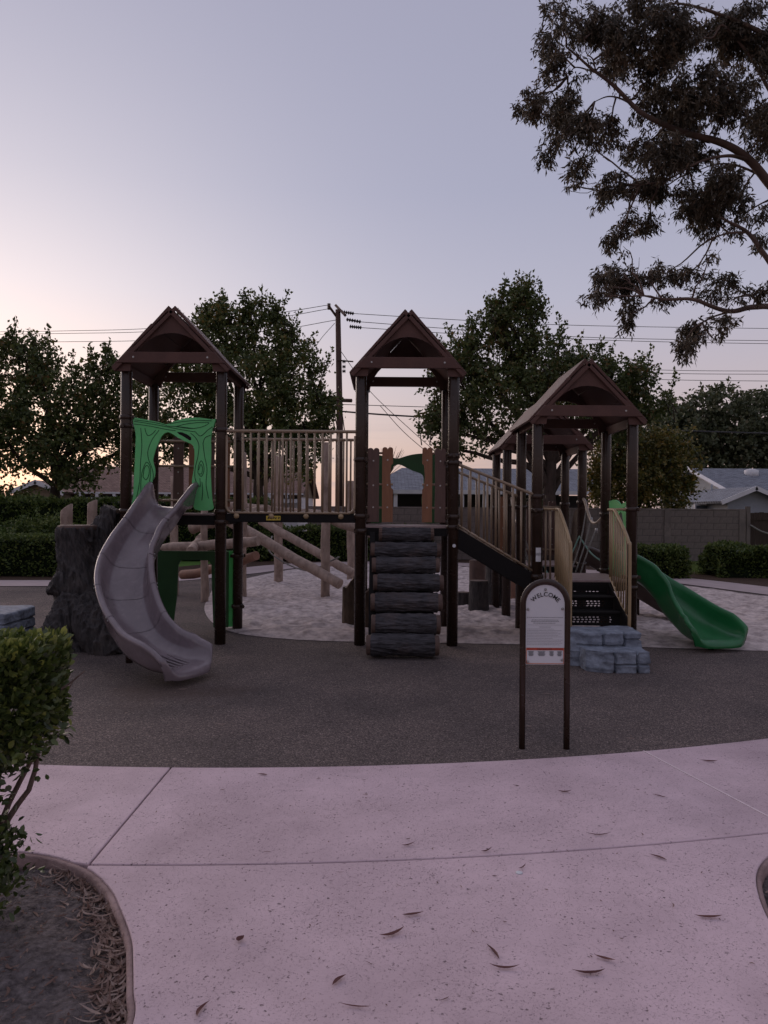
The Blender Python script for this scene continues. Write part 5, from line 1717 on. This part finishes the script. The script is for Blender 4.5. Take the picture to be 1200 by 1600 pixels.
wire('upper overhead wire left of the pole running to the left edge', [(516, 476, 38), (420, 491, 40), (250, 512, 44), (100, 517, 47), (-60, 519, 50)])
wire('middle overhead wire left of the pole running to the left edge', [(516, 482, 38), (420, 498, 40), (250, 517, 44), (100, 521, 47), (-60, 523, 50)])
wire('lowest overhead wire left of the pole running to the left edge', [(525, 500, 38), (420, 517, 40), (250, 531, 44), (100, 534, 47), (-60, 535, 50)])
wire('upper one of three distant wires above the far right trees', [(850, 566, 60), (1030, 578, 60), (1260, 580, 60)], .022)
wire('middle one of three distant wires above the far right trees', [(850, 572, 60), (1030, 583, 60), (1260, 585, 60)], .022)
wire('lowest one of three distant wires above the far right trees', [(850, 584, 60), (1030, 593, 60), (1260, 596, 60)], .022)
wire('thin wire crossing the opening of the middle tower', [(535, 632, 38), (600, 634, 38), (700, 637, 39), (820, 641, 40)], .018)
wire('thick black cable crossing the opening of the middle tower', [(535, 643, 38), (600, 648, 38), (700, 654, 39), (820, 662, 40), (1040, 672, 43), (1260, 679, 46)], .042)
wire('guy wire slanting down right from the pole, upper of two', [(532, 548, 38), (577, 610, 38), (640, 670, 38), (690, 714, 38)], .016)
wire('guy wire slanting down right from the pole, lower of two', [(594, 634, 38), (630, 674, 38), (676, 714, 38)], .016)
wire('short slack wire looping down left of the pole', [(523, 505, 38), (505, 525, 38), (494, 540, 38)], .014)

# ================================================================== trees
BT = 'broadleaf trees behind the play area'
tree('broadleaf_tree', 'dark broadleaf tree at the left edge in front of the brown house', 'tree', (-11.2, 26, 0), (-11.0, 26, 3.2), .22,
     [(20, 590, 60, 62, 0), (72, 640, 70, 66, -.5), (130, 650, 62, 60, 0), (160, 600, 32, 42, .5), (22, 690, 62, 58, .4), (95, 705, 66, 45, -.6), (165, 690, 46, 52, .5), (60, 570, 40, 44, .3), (-40, 640, 70, 110, 0), (120, 752, 42, 20, -.8), (200, 640, 34, 66, .8), (210, 700, 34, 40, 1.0)],
     26, 1.6, 3500, 14, .15, .135, .10, M['leaf_dark'], M['trunk'], BT, [(8, 540), (12, 535), (38, 540), (62, 548), (100, 585), (112, 592), (148, 560), (172, 562), (165, 575), (190, 590)], 1.1)
tree('broadleaf_tree', 'tall dark broadleaf tree between the left tower and the utility pole', 'tree', (-4.3, 27, 0), (-4.4, 27, 3.4), .24,
     [(350, 520, 52, 50, 0), (420, 535, 56, 56, .3), (300, 560, 60, 60, -.3), (460, 580, 46, 60, .2), (380, 600, 90, 60, -.8), (290, 640, 80, 60, 0), (470, 650, 56, 46, .4), (400, 670, 92, 44, -.5), (265, 690, 60, 36, .3), (505, 650, 22, 40, .6), (400, 490, 28, 30, 0), (340, 500, 30, 30, 0), (480, 700, 30, 40, .5), (440, 730, 60, 24, .6)],
     27, 1.8, 4700, 14, .15, .13, .098, M['leaf_mid'], M['trunk'], BT, [(350, 484), (346, 492), (335, 500), (392, 486), (400, 492), (436, 490), (440, 515), (310, 505), (465, 515), (490, 560), (505, 600), (280, 530), (520, 640)], 1.05)
tree('broadleaf_tree', 'wide dark broadleaf tree rising behind the middle and right towers', 'tree', (4.9, 24.8 - 2.2, 0), (4.9, 22.6, 3.0), .26,
     [(800, 505, 52, 48, 0), (760, 560, 66, 52, .3), (850, 570, 66, 56, -.4), (715, 600, 52, 60, .2), (800, 620, 84, 52, -.6), (910, 590, 60, 46, .3), (970, 590, 52, 34, 0), (690, 650, 36, 46, .4), (880, 640, 74, 44, -.3), (1000, 630, 46, 40, .4), (735, 680, 50, 32, 0), (960, 650, 60, 46, .5), (700, 700, 26, 24, .2), (825, 470, 30, 32, 0), (775, 490, 20, 22, 0)],
     23, 1.7, 4700, 14, .13, .115, .086, M['leaf_dark'], M['trunk'], BT, [(795, 468), (800, 478), (822, 462), (838, 474), (738, 505), (720, 525), (770, 500), (700, 560), (905, 555), (950, 560), (1010, 585), (870, 530), (1040, 610), (665, 660)], .85)
FT = 'far trees behind the right house'
for k, (lab, bxp, ells) in enumerate((('rounded dense far tree at the right behind the grey roofed house', 1120, [(1120, 640, 56, 36, 0), (1085, 680, 60, 46, 0), (1150, 690, 60, 48, -1), (1110, 720, 60, 30, 0)]),
                                      ('dense far tree cut by the right edge behind the grey roofed house', 1195, [(1195, 640, 50, 32, 0), (1225, 690, 60, 50, 0), (1190, 700, 46, 44, -1)]),
                                      ('dense mid-height far tree between the rear tower and the far right trees', 1040, [(1030, 680, 46, 46, 0), (1060, 700, 44, 60, -1), (1010, 720, 46, 46, 0), (1052, 650, 30, 24, 0)]))):
    b = P(bxp, 790, 55)
    tree('far_tree', lab, 'tree', (b.x, 55 - k * .5, 0), (b.x, 55, 3.0), .3, ells, 55, 3.5, 1500, 12, .36, .30, .24, M['leaf_far'], M['trunk'], FT, [(1110, 612), (1080, 640)] if k == 0 else (), 1.2)
tree('golden_shrub_tree', 'bushy shrub tree with golden tips in front of the block wall', 'tree', (8.0, 25.4, 0), (8.0, 25.4, 1.4), .12,
     [(960, 700, 30, 40, 0), (1010, 700, 50, 40, .2), (1050, 720, 34, 50, 0), (985, 740, 60, 46, -.3), (940, 730, 28, 40, 0), (1030, 770, 50, 30, 0), (960, 775, 40, 26, 0), (1065, 765, 20, 34, 0)],
     25.4, 1.1, 2600, 12, .14, .13, .085, M['leaf_gold'], M['trunk'], BT, [(1010, 672), (965, 675)], .5)
# bare twiggy shrub on the skyline
tw_ = MB()
c0 = P(606, 745, 33)
for k in range(26):
    a = random.uniform(-1.1, 1.1)
    e = c0 + Vector((math.sin(a) * random.uniform(.4, 1.25), random.uniform(-.4, .4), .5 + math.cos(a) * random.uniform(.5, 1.0)))
    limb(tw_, c0, e, .014, .005, .12, 6, k * 2.2, 5)
tw_.tube([(c0.x, 33, -.05), (c0.x, 33, c0.z + .05)], .05, 8)
o = tw_.build('bare_shrub', M['twig']); tag(o, 'leafless twiggy shrub top on the skyline above the middle planks', 'shrub')

# ---- eucalyptus: trunk stands outside the frame at right
eu = empty('eucalyptus_tree', (8.6, 12.5, 0)); tag(eu, 'large eucalyptus with drooping brown foliage overhanging the upper right corner', 'tree')
LIMB_PTS = []
mb = MB()
def euc_limb(pts, r0, r1):
    q = smooth_path([P(a, b, y) for a, b, y in pts], 7)
    for i, v in enumerate(q):
        q[i] = v + Vector((noise.noise(v * 1.5), noise.noise(v * 1.5 + Vector((4, 4, 4))), noise.noise(v * 1.5 + Vector((9, 2, 1))))) * .05
    mb.tube(q, lerp_list([r0 * .44, r1 * .55], len(q)), 12)
    LIMB_PTS.extend(q)
    return q
mb.tube([(8.6, 12.5, -.1), (8.55, 12.5, 2.0), (8.4, 12.6, 5), (8.1, 12.6, 8.0), (7.8, 12.5, 11)], [.46, .38, .34, .26, .15], 16)
A1 = euc_limb([(1400, 470, 12.6), (1290, 400, 12.6), (1205, 292, 12.5), (1165, 245, 12.4), (1120, 222, 12.3), (1060, 202, 12.2), (1005, 180, 12.1), (965, 140, 12.0), (920, 105, 11.9), (885, 75, 11.9)], .20, .022)
euc_limb([(1010, 181, 12.1), (980, 158, 12.2), (955, 152, 12.3), (930, 160, 12.3)], .045, .012)
euc_limb([(975, 150, 12.0), (940, 118, 12.2), (900, 105, 12.3), (885, 120, 12.3)], .04, .01)
euc_limb([(930, 110, 11.9), (925, 92, 11.8), (915, 82, 11.8), (912, 60, 11.8)], .03, .008)
euc_limb([(1168, 250, 12.4), (1140, 245, 12.2), (1100, 250, 12.1), (1050, 275, 12.0), (1000, 290, 12.0)], .075, .012)
euc_limb([(1190, 275, 12.5), (1150, 260, 12.6), (1115, 258, 12.7), (1075, 268, 12.7)], .05, .01)
euc_limb([(1420, 560, 12.6), (1290, 500, 12.5), (1225, 440, 12.4), (1195, 400, 12.3), (1168, 362, 12.3), (1140, 345, 12.2), (1110, 330, 12.1)], .15, .025)
euc_limb([(1165, 362, 12.3), (1140, 362, 12.3), (1115, 370, 12.3)], .05, .02)
euc_limb([(1420, 560, 12.6), (1300, 530, 12.5), (1215, 485, 12.4), (1175, 480, 12.3), (1140, 486, 12.2), (1090, 470, 12.1), (1040, 470, 12.0), (1005, 462, 11.9)], .15, .025)
euc_limb([(1190, 482, 12.3), (1170, 460, 12.3), (1150, 465, 12.2)], .04, .01)
euc_limb([(1140, 486, 12.2), (1110, 495, 12.2), (1080, 515, 12.2), (1065, 540, 12.2)], .04, .008)
euc_limb([(1300, 130, 12.5), (1200, 60, 12.4), (1130, 25, 12.3), (1060, 5, 12.2)], .12, .03)
euc_limb([(1230, 190, 12.5), (1170, 85, 12.4), (1130, 40, 12.3), (1115, 60, 12.3), (1080, 55, 12.2)], .06, .015)
blobs = [(880, 30, 40, 34), (862, 70, 26, 30), (880, 110, 38, 34), (930, 40, 40, 34), (855, 150, 30, 34), (835, 165, 22, 20), (880, 175, 36, 36), (905, 200, 34, 32), (860, 225, 20, 26), (905, 265, 24, 20), (950, 205, 30, 30), (815, 158, 20, 15), (850, 250, 16, 12), (930, 235, 22, 18), (890, 292, 12, 8),
         (980, 60, 44, 46), (1040, 50, 56, 52), (1100, 60, 60, 56), (1160, 40, 56, 50), (1190, 110, 44, 60), (1020, 120, 56, 46), (1080, 140, 56, 50), (1140, 150, 52, 50), (1000, 20, 50, 30), (960, 100, 24, 30), (1010, 165, 40, 28), (1190, 200, 40, 50), (1060, 190, 44, 30), (1230, 60, 50, 70), (1230, 180, 40, 60),
         (1000, 235, 36, 26), (1040, 240, 44, 34), (1080, 245, 44, 34), (960, 285, 30, 22), (1000, 285, 36, 26), (1040, 290, 44, 26), (1085, 300, 44, 30), (1130, 290, 40, 34), (1150, 315, 30, 26), (945, 310, 20, 14), (1115, 345, 36, 28), (1085, 330, 30, 22), (1150, 345, 24, 24), (1190, 330, 14, 20), (1075, 270, 40, 24),
         (975, 340, 26, 18), (965, 370, 26, 22), (1010, 350, 18, 16), (985, 395, 18, 18), (955, 420, 20, 18), (1005, 425, 30, 22), (1045, 425, 28, 22), (1085, 430, 26, 20), (940, 440, 22, 22), (975, 450, 30, 24), (1130, 445, 30, 22), (1150, 465, 24, 20), (985, 490, 20, 26), (935, 465, 20, 14), (1110, 460, 30, 16), (1045, 470, 20, 14), (1110, 400, 12, 14),
         (1080, 520, 22, 24), (1070, 545, 18, 20), (1125, 505, 16, 28), (1115, 530, 12, 14), (1195, 455, 14, 14), (1190, 375, 10, 16)]
ells = []
for (px, py, rx, ry) in blobs:
    y = 12.2 + random.uniform(-.6, .8)
    c = P(px, py, y); s = y / 1200
    ells.append(((c.x, c.y, c.z), (rx * s * .98, .38, ry * s * .98)))
# fine twigs tie every leaf clump to the nearest limb
for k, (c, r) in enumerate(ells):
    c = Vector(c)
    near = min(LIMB_PTS, key=lambda q: (q - c).length)
    q = limb(mb, near, c, .016, .008, .10, 8, k * 1.9, 6)
    for j in range(4):
        e = c + Vector((random.uniform(-1, 1) * r[0], random.uniform(-1, 1) * r[1], random.uniform(-1, .6) * r[2])) * .9
        limb(mb, q[random.randint(3, 7)], e, .007, .003, .14, 6, k + j * 2.3, 5)
mb.build('trunk', M['euc_bark'], eu)
p, d, t = crown_points(ells, 9000, 15, .055, .8, .18)
leaf_mesh('crown', p, d, .095, .027, M['leaf_euc'], eu, t - .05, curl=.06)

# ================================================================== hedges
def hedge(label, x0, x1, y0, y1, z1, n, Ll, Lw, m, z0=.03, name='hedge', rough=.05, group='hedges around the play area'):
    root = empty(name, ((x0 + x1) / 2, (y0 + y1) / 2, 0)); tag(root, label, 'hedge', group)
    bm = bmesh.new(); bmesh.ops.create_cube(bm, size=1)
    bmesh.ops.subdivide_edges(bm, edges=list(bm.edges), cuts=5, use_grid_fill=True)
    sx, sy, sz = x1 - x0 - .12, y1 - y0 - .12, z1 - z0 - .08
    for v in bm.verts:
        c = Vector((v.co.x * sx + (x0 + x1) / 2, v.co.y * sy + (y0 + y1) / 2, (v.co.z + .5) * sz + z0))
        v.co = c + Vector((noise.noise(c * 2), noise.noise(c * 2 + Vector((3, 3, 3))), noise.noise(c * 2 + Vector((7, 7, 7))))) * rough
    me = bpy.data.meshes.new('shade_core'); bm.to_mesh(me); bm.free()
    place('shade_core', me, M['core'], root)  # solid dark core, the hedge's inner shade put into its colour
    # leaves on front, top and the two ends
    ar = np.array([(x1 - x0) * (z1 - z0), (x1 - x0) * (y1 - y0), (y1 - y0) * (z1 - z0), (y1 - y0) * (z1 - z0)]); ar = ar / ar.sum()
    ps, ds = [], []
    for k, a in enumerate(ar):
        m_ = int(n * a); u, v = RNG.uniform(0, 1, m_), RNG.uniform(0, 1, m_)
        dep = -np.abs(RNG.normal(size=m_)) * .05 + .01
        if k == 0: q = np.stack([x0 + (x1 - x0) * u, y0 - dep, z0 + (z1 - z0) * v], 1); nn = np.array([0, -1, .25])
        elif k == 1: q = np.stack([x0 + (x1 - x0) * u, y0 + (y1 - y0) * v, z1 + dep], 1); nn = np.array([0, 0, 1])
        elif k == 2: q = np.stack([x0 - dep, y0 + (y1 - y0) * u, z0 + (z1 - z0) * v], 1); nn = np.array([-1, 0, .2])
        else: q = np.stack([x1 + dep, y0 + (y1 - y0) * u, z0 + (z1 - z0) * v], 1); nn = np.array([1, 0, .2])
        ns = np.array([[noise.noise(Vector(w) * 2.0), noise.noise(Vector(w) * 2.0 + Vector((3, 3, 3))), noise.noise(Vector(w) * 2 + Vector((7, 7, 7)))] for w in q]) * rough * 1.3
        ps.append(q + ns); ds.append(nn + unit(m_) * .9)
    p = np.concatenate(ps); d = np.concatenate(ds)
    leaf_mesh('foliage', p, d, Ll, Lw, m, root)
    return root
hedge('low clipped hedge at the left edge beyond the pale path', -12.5, -7.05, 17.2, 18.7, .86, 9000, .085, .055, M['leaf_hedge'])
hedge('tall dark hedge at left in front of the brown house', -14, -3.55, 22.6, 23.6, 1.78, 14000, .11, .07, M['leaf_hedge'], rough=.12)
hedge('dark hedge behind the timber climbing frame', -3.75, 1.4, 22.9, 23.7, .98, 7000, .10, .065, M['leaf_hedge'], rough=.12)
hedge('square dark hedge beside the green slide, left of the lawn gap', 5.6, 7.08, 17.8, 18.9, .70, 5000, .08, .055, M['leaf_hedge'], rough=.1)
hedge('loose green hedge at the right edge in front of the wall', 7.98, 12.5, 18.2, 19.3, .70, 9000, .085, .055, M['leaf_hedge'], rough=.14)
def bush(label, ells, n, Ll, Lw, m, base):
    root = empty('bush', base); tag(root, label, 'bush')
    p, d, t = crown_points(ells, n, 10, .09, 0, .5)
    leaf_mesh('foliage', p, d, Ll, Lw, m, root, t)
    mb = MB()
    for k, (c, r) in enumerate(ells): limb(mb, (base[0], base[1], -.02), c, .03, .01, .1, 6, k, 6)
    mb.build('stem', M['twig'], root)
c = P(62, 822, 20.5)
bush('rounded dark bush between the low and the tall hedge at left', [((c.x, 20.5, .75), (.9, .7, .75)), ((c.x + .7, 20.6, .6), (.7, .6, .6)), ((c.x - .7, 20.5, .55), (.7, .6, .55))], 900, .09, .06, M['leaf_hedge'], (c.x, 20.5, 0))
c = P(20, 790, 24.8)
bush('dark spreading bush at the left edge below the gabled wing', [((c.x, 24.8, 1.2), (1.2, .8, 1.1)), ((c.x - 1, 24.8, 1.3), (1.0, .8, 1.2)), ((c.x + 1.2, 24.8, 1.0), (1.0, .8, .9))], 1000, .11, .08, M['leaf_dark'], (c.x, 24.8, 0))

# lawn blades in the gap between the right hedges
n = 9000
x = RNG.uniform(6.6, 9.5, n); y = RNG.uniform(19.0, 24.0, n)
leaf_mesh('grass', np.stack([x, y, np.full(n, -.01)], 1), np.stack([RNG.normal(size=n) * .3, RNG.normal(size=n) * .3, np.ones(n)], 1), .06, .012, M['leaf_hedge'], None, RNG.uniform(.5, 1, n))
tag(bpy.data.objects['grass'], 'short green lawn grass between the two right hedges', 'grass', kind='stuff')

# ================================================================== foreground clipped shrub
fs = empty('clipped_shrub', (-1.55, 3.05, -.05)); tag(fs, 'clipped boxwood shrub with bare stems at the left foreground', 'shrub')
mb = MB()
b0 = Vector((-1.62, 3.05, -.07))
for k, e in enumerate(((-1.42, 3.02, .80), (-1.52, 3.12, .78), (-1.60, 2.98, .82), (-1.75, 3.05, .85), (-1.34, 3.08, .74), (-1.47, 2.95, .70), (-1.9, 3.1, .8), (-1.66, 3.15, .75), (-1.30, 3.0, .82))):
    q = limb(mb, b0 + Vector((random.uniform(-.08, .06), random.uniform(-.05, .05), 0)), e, .017, .006, .10, 11, k * 1.7, 8)
    for j in range(3):
        s = q[random.randint(5, 10)]
        limb(mb, s, s + Vector((random.uniform(-.10, .12), random.uniform(-.1, .1), random.uniform(.08, .2))), .006, .003, .1, 5, k + j * 3.3, 6)
mb.build('stem', M['twig'], fs)
def shrub_pts(n, x0, x1, y0, y1, z0, z1):
    k = n
    p = np.stack([RNG.uniform(x0, x1, k), RNG.uniform(y0, y1, k), RNG.uniform(z0, z1, k)], 1)
    # shell-weighted
    dx = np.minimum(p[:, 0] - x0, x1 - p[:, 0]); dy = np.minimum(p[:, 1] - y0, y1 - p[:, 1]); dz = np.minimum(p[:, 2] - z0, z1 - p[:, 2])
    dm = np.minimum(np.minimum(dx, dy), dz)
    ok = dm < np.abs(RNG.normal(size=k)) * .07
    # ragged underside
    low = p[:, 2] < z0 + .10 + .12 * np.array([noise.noise(Vector((q[0] * 7, q[1] * 7, 2))) for q in p])
    ok &= ~low | (RNG.uniform(0, 1, k) < .25)
    return p[ok]
p = shrub_pts(56000, -2.6, -1.265, 2.70, 3.10, .64, 1.05)
# rounded right shoulder
c = np.array([-1.9, 2.9, .87])
d = (p - c) / np.array([.9, .35, .25]); d = d / (np.linalg.norm(d, axis=1, keepdims=True)) * .8 + unit(len(p)) * .75 + np.array([0, 0, .5])
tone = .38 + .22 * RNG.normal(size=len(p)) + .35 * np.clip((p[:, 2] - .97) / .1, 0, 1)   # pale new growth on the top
p2 = []
for (cx, cy, cz, r, k) in ((-1.50, 3.0, .56, .06, 40), (-1.53, 2.98, .44, .05, 30), (-1.45, 3.02, .62, .05, 40), (-1.36, 3.0, .69, .05, 40), (-1.52, 2.98, .22, .10, 150), (-1.47, 2.95, .12, .09, 120), (-1.60, 2.98, .10, .12, 160), (-1.43, 2.97, .26, .05, 26), (-1.56, 2.92, .0, .12, 140), (-1.39, 2.98, .255, .03, 8), (-1.42, 2.9, .64, .10, 170), (-1.47, 2.92, .56, .09, 130), (-1.36, 2.95, .66, .07, 90), (-1.52, 2.9, .48, .07, 70), (-1.50, 2.9, .30, .09, 110), (-1.43, 2.9, .16, .08, 80)):
    p2.append(np.array([cx, cy, cz]) + RNG.normal(size=(k, 3)) * r * .55)
p2 = np.concatenate(p2)
d2 = unit(len(p2)) * .8 + np.array([.25, -.1, .55]); d2 = d2 / np.linalg.norm(d2, axis=1, keepdims=True)
d = d / np.linalg.norm(d, axis=1, keepdims=True)
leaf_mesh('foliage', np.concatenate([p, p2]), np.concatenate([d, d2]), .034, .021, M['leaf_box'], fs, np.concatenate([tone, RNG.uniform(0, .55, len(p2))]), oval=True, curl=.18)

# ================================================================== fallen leaves
def curled_leaf(mb_pts, centre, L, W, ang, bend, lift, seed=0):
    """narrow sickle leaf, arched off the ground: (verts, faces)"""
    n = 7
    ca, sa = math.cos(ang), math.sin(ang)
    vs, fs = [], []
    for i in range(n):
        t = i / (n - 1) * 2 - 1
        w = W * (1 - abs(t) ** 1.8) + .0006
        x = t * L / 2; y = bend * L * (1 - t * t) 
        z = lift * (t * t) + .003
        for s in (-1, 0, 1):
            yy = y + s * w / 2
            vs.append((centre[0] + x * ca - yy * sa, centre[1] + x * sa + yy * ca, centre[2] + z + abs(s) * w * .35))
    for i in range(n - 1):
        for k in range(2):
            a = i * 3 + k
            fs.append((a, a + 1, a + 4, a + 3))
    return vs, fs
def fallen(px, py, lpx, ang, bend, label, W=.014, mat='leaf_red', tone=.4, lift=.004, z=.001):
    g = G(px, py)
    L = lpx * g.y / 1200
    vs, fs_ = curled_leaf(None, (g.x, g.y, z), L, W * random.uniform(.45, 1.1), ang, bend * random.uniform(.6, 1.8), lift + random.uniform(0, .008))
    mb = MB(); mb.add(vs, fs_, True)
    me = mb.mesh('fallen_leaf')
    at = me.attributes.new('tone', 'FLOAT', 'FACE'); at.data.foreach_set('value', np.full(len(me.polygons), tone, np.float32))
    o = place('fallen_leaf', me, M[mat]); tag(o, label, 'leaf', 'leaves fallen on the walkway')
for a in ((612, 1460, 46, .55, -.10, 'wide red-brown leaf lying lower left of the walkway centre', .024), (645, 1432, 36, .25, .08, 'slim leaf just above the wide red-brown one', .014),
          (770, 1490, 44, -1.25, .06, 'upright leaf meeting a flat one in a corner shape', .018), (788, 1512, 48, -.06, -.10, 'flat dark leaf at the foot of the upright leaf', .020),
          (375, 1471, 16, .9, .0, 'small crumpled dark leaf at the lower left of the walkway', .026), (530, 1535, 34, .95, .06, 'slim leaf near the bottom edge left of centre', .014),
          (318, 1582, 40, 1.3, .12, 'curved leaf at the bottom edge near the soil planter', .020), (555, 1576, 50, -.15, .04, 'thin straight leaf at the bottom edge centre', .012),
          (945, 1501, 32, -.45, .08, 'short leaf above the pale crescent leaf at lower right', .014), (920, 1518, 52, .05, -.10, 'pale crescent leaf at the lower right', .018),
          (1107, 1433, 44, .0, -.10, 'sickle leaf at right near the planter curve', .016), (1028, 1412 - 70, 30, -.8, .1, 'faint curved leaf below the long joint at right', .012),
          (935, 1303, 40, .05, -.10, 'crescent leaf lying just above the long joint at right', .015), (1030, 1246, 22, -.7, .12, 'small curved leaf near the pale radial joint', .013),
          (882, 1238, 22, .0, -.05, 'tiny leaf on the slab between centre and sign', .012), (1108, 1190, 26, -.1, -.08, 'small leaf near the rubber edge at right', .014),
          (760, 1331, 22, .6, .0, 'small leaf lying across the long joint at centre', .012), (816, 1357, 20, .8, .0, 'little leaf beside the white spot on the concrete', .012),
          (638, 1322, 24, .5, .05, 'small leaf just above the long joint left of centre', .012), (410, 1212, 18, -.3, .1, 'tiny leaf near the rubber edge left of centre', .012)):
    fallen(a[0], a[1], a[2], a[3], a[4], a[5], a[6], tone=random.uniform(.1, .7))
for k, (px, py, l, ang, lab) in enumerate(((345, 1133, 18, -.3, 'pale leaf on the rubber left of centre'), (285, 1078, 16, .1, 'pale leaf on the rubber below the taupe slide'), (330, 1105, 14, .5, 'tiny pale leaf on the rubber right of the slide exit'),
        (855, 1085, 16, -.4, 'pale leaf on the rubber behind the sign posts'), (826, 1136, 12, .0, 'short pale leaf on the rubber between the sign posts'), (985, 1155, 14, -.2, 'pale leaf on the rubber right of the sign'), (120, 1115, 16, .2, 'thin pale twig-like leaf on the rubber beside the shrub'), (1175, 1165 - 75, 10, .3, 'tiny pale leaf on the rubber at the right edge'), (440, 1110, 12, .9, 'tiny pale leaf on the rubber in the middle left'))):
    fallen(px, py, l, ang, .06, lab, .012, 'leaf_dry', .9)
g = G(811, 1364)
mb = MB(); mb.tube([(g.x, g.y, .0005), (g.x, g.y, .003), (g.x, g.y, .004)], [.016, .015, .010], 14); o = mb.build('white_spot', M['white']); tag(o, 'small round white spot on the concrete near the centre', 'spot')

# pale crumbs, bark flakes and leaf bits scattered over the rubber and concrete
deb = MB(); dtn = []
for k in range(420):
    if k < 260: c = (random.uniform(-3.2, 3.4), random.uniform(4.8, 8.6))
    else: c = (random.uniform(-1.2, 1.9), random.uniform(2.4, 4.7))
    if math.hypot(c[0] - CX, c[1] - CY) > 13.2 and c[0] < -.6: continue
    vs, fs_ = curled_leaf(None, (c[0], c[1], .0012), random.choice((.008, .012, .016, .03)) * random.uniform(.7, 1.4), random.uniform(.002, .006), random.uniform(0, 6.28), random.uniform(-.2, .2), random.uniform(0, .003))
    deb.add(vs, fs_, True); dtn += [random.uniform(.55, 1) if k < 260 else random.uniform(0, .6)] * len(fs_)
me = deb.mesh('leaf_crumbs')
at = me.attributes.new('tone', 'FLOAT', 'FACE'); at.data.foreach_set('value', np.array(dtn, np.float32))
o = place('leaf_crumbs', me, M['leaf_dry']); tag(o, 'tiny scattered leaf and bark crumbs on the rubber and concrete', 'debris', kind='stuff')

# leaf litter along the planter edge
vs_all, fs_all, tn = [], [], []
lit = MB()
inner_pts = [Vector((p[0], p[1], 0)) for p in le if p[1] < 3.42 and p[1] > 2.0 and p[0] > -1.6]
for k in range(620):
    i = random.randrange(len(inner_pts) - 1)
    p0 = inner_pts[i]; t = (inner_pts[i + 1] - p0).normalized(); nrm = Vector((t.y, -t.x, 0))
    dd = .025 + abs(random.gauss(0, .055))
    c = p0 + t * random.uniform(-.04, .04) + nrm * dd
    f0 = len(lit.f)
    vs, fs_ = curled_leaf(None, (c.x, c.y, -.062 + random.uniform(0, .028)), random.choice((.03, .045, .06, .10)) * random.uniform(.7, 1.2), random.uniform(.005, .013), random.uniform(0, 6.28), random.uniform(-.2, .2), random.uniform(.0, .03))
    lit.add(vs, fs_, True); tn += [random.uniform(.15, 1)] * len(fs_)
for k in range(60):
    c = Vector((random.uniform(-1.9, -.9), random.uniform(2.2, 3.2), 0))
    vs, fs_ = curled_leaf(None, (c.x, c.y, -.058), random.uniform(.03, .08), random.uniform(.006, .012), random.uniform(0, 6.28), random.uniform(-.2, .2), random.uniform(.0, .01))
    if c.x < -.9 - (c.y - 2.3) * .4:
        lit.add(vs, fs_, True); tn += [random.uniform(0, .5)] * len(fs_)
for k in range(160):
    i = random.randrange(len(re_) - 1); p0 = Vector((*re_[i], 0))
    c = p0 + Vector((random.uniform(.05, .25), random.uniform(-.05, .05), 0))
    vs, fs_ = curled_leaf(None, (c.x, c.y, -.058 + random.uniform(0, .02)), random.uniform(.035, .1), random.uniform(.007, .016), random.uniform(0, 6.28), random.uniform(-.2, .2), random.uniform(.0, .02))
    lit.add(vs, fs_, True); tn += [random.uniform(.1, .9)] * len(fs_)
for k in range(900):
    c = Vector((random.uniform(-2.0, -.78), random.uniform(2.0, 3.35), 0))
    if min((c - q).length for q in inner_pts) < .02 or c.x > -.80 - (c.y - 2.3) * .45: continue
    vs, fs_ = curled_leaf(None, (c.x, c.y, -.060 + random.uniform(0, .012)), random.uniform(.008, .03), random.uniform(.004, .010), random.uniform(0, 6.28), random.uniform(-.3, .3), random.uniform(.0, .006))
    lit.add(vs, fs_, True); tn += [random.uniform(0, .45)] * len(fs_)
me = lit.mesh('leaf_litter')
at = me.attributes.new('tone', 'FLOAT', 'FACE'); at.data.foreach_set('value', np.array(tn, np.float32))
o = place('leaf_litter', me, M['leaf_dry']); tag(o, 'drift of dry curled leaves along the planter edge', 'leaf litter', kind='stuff')
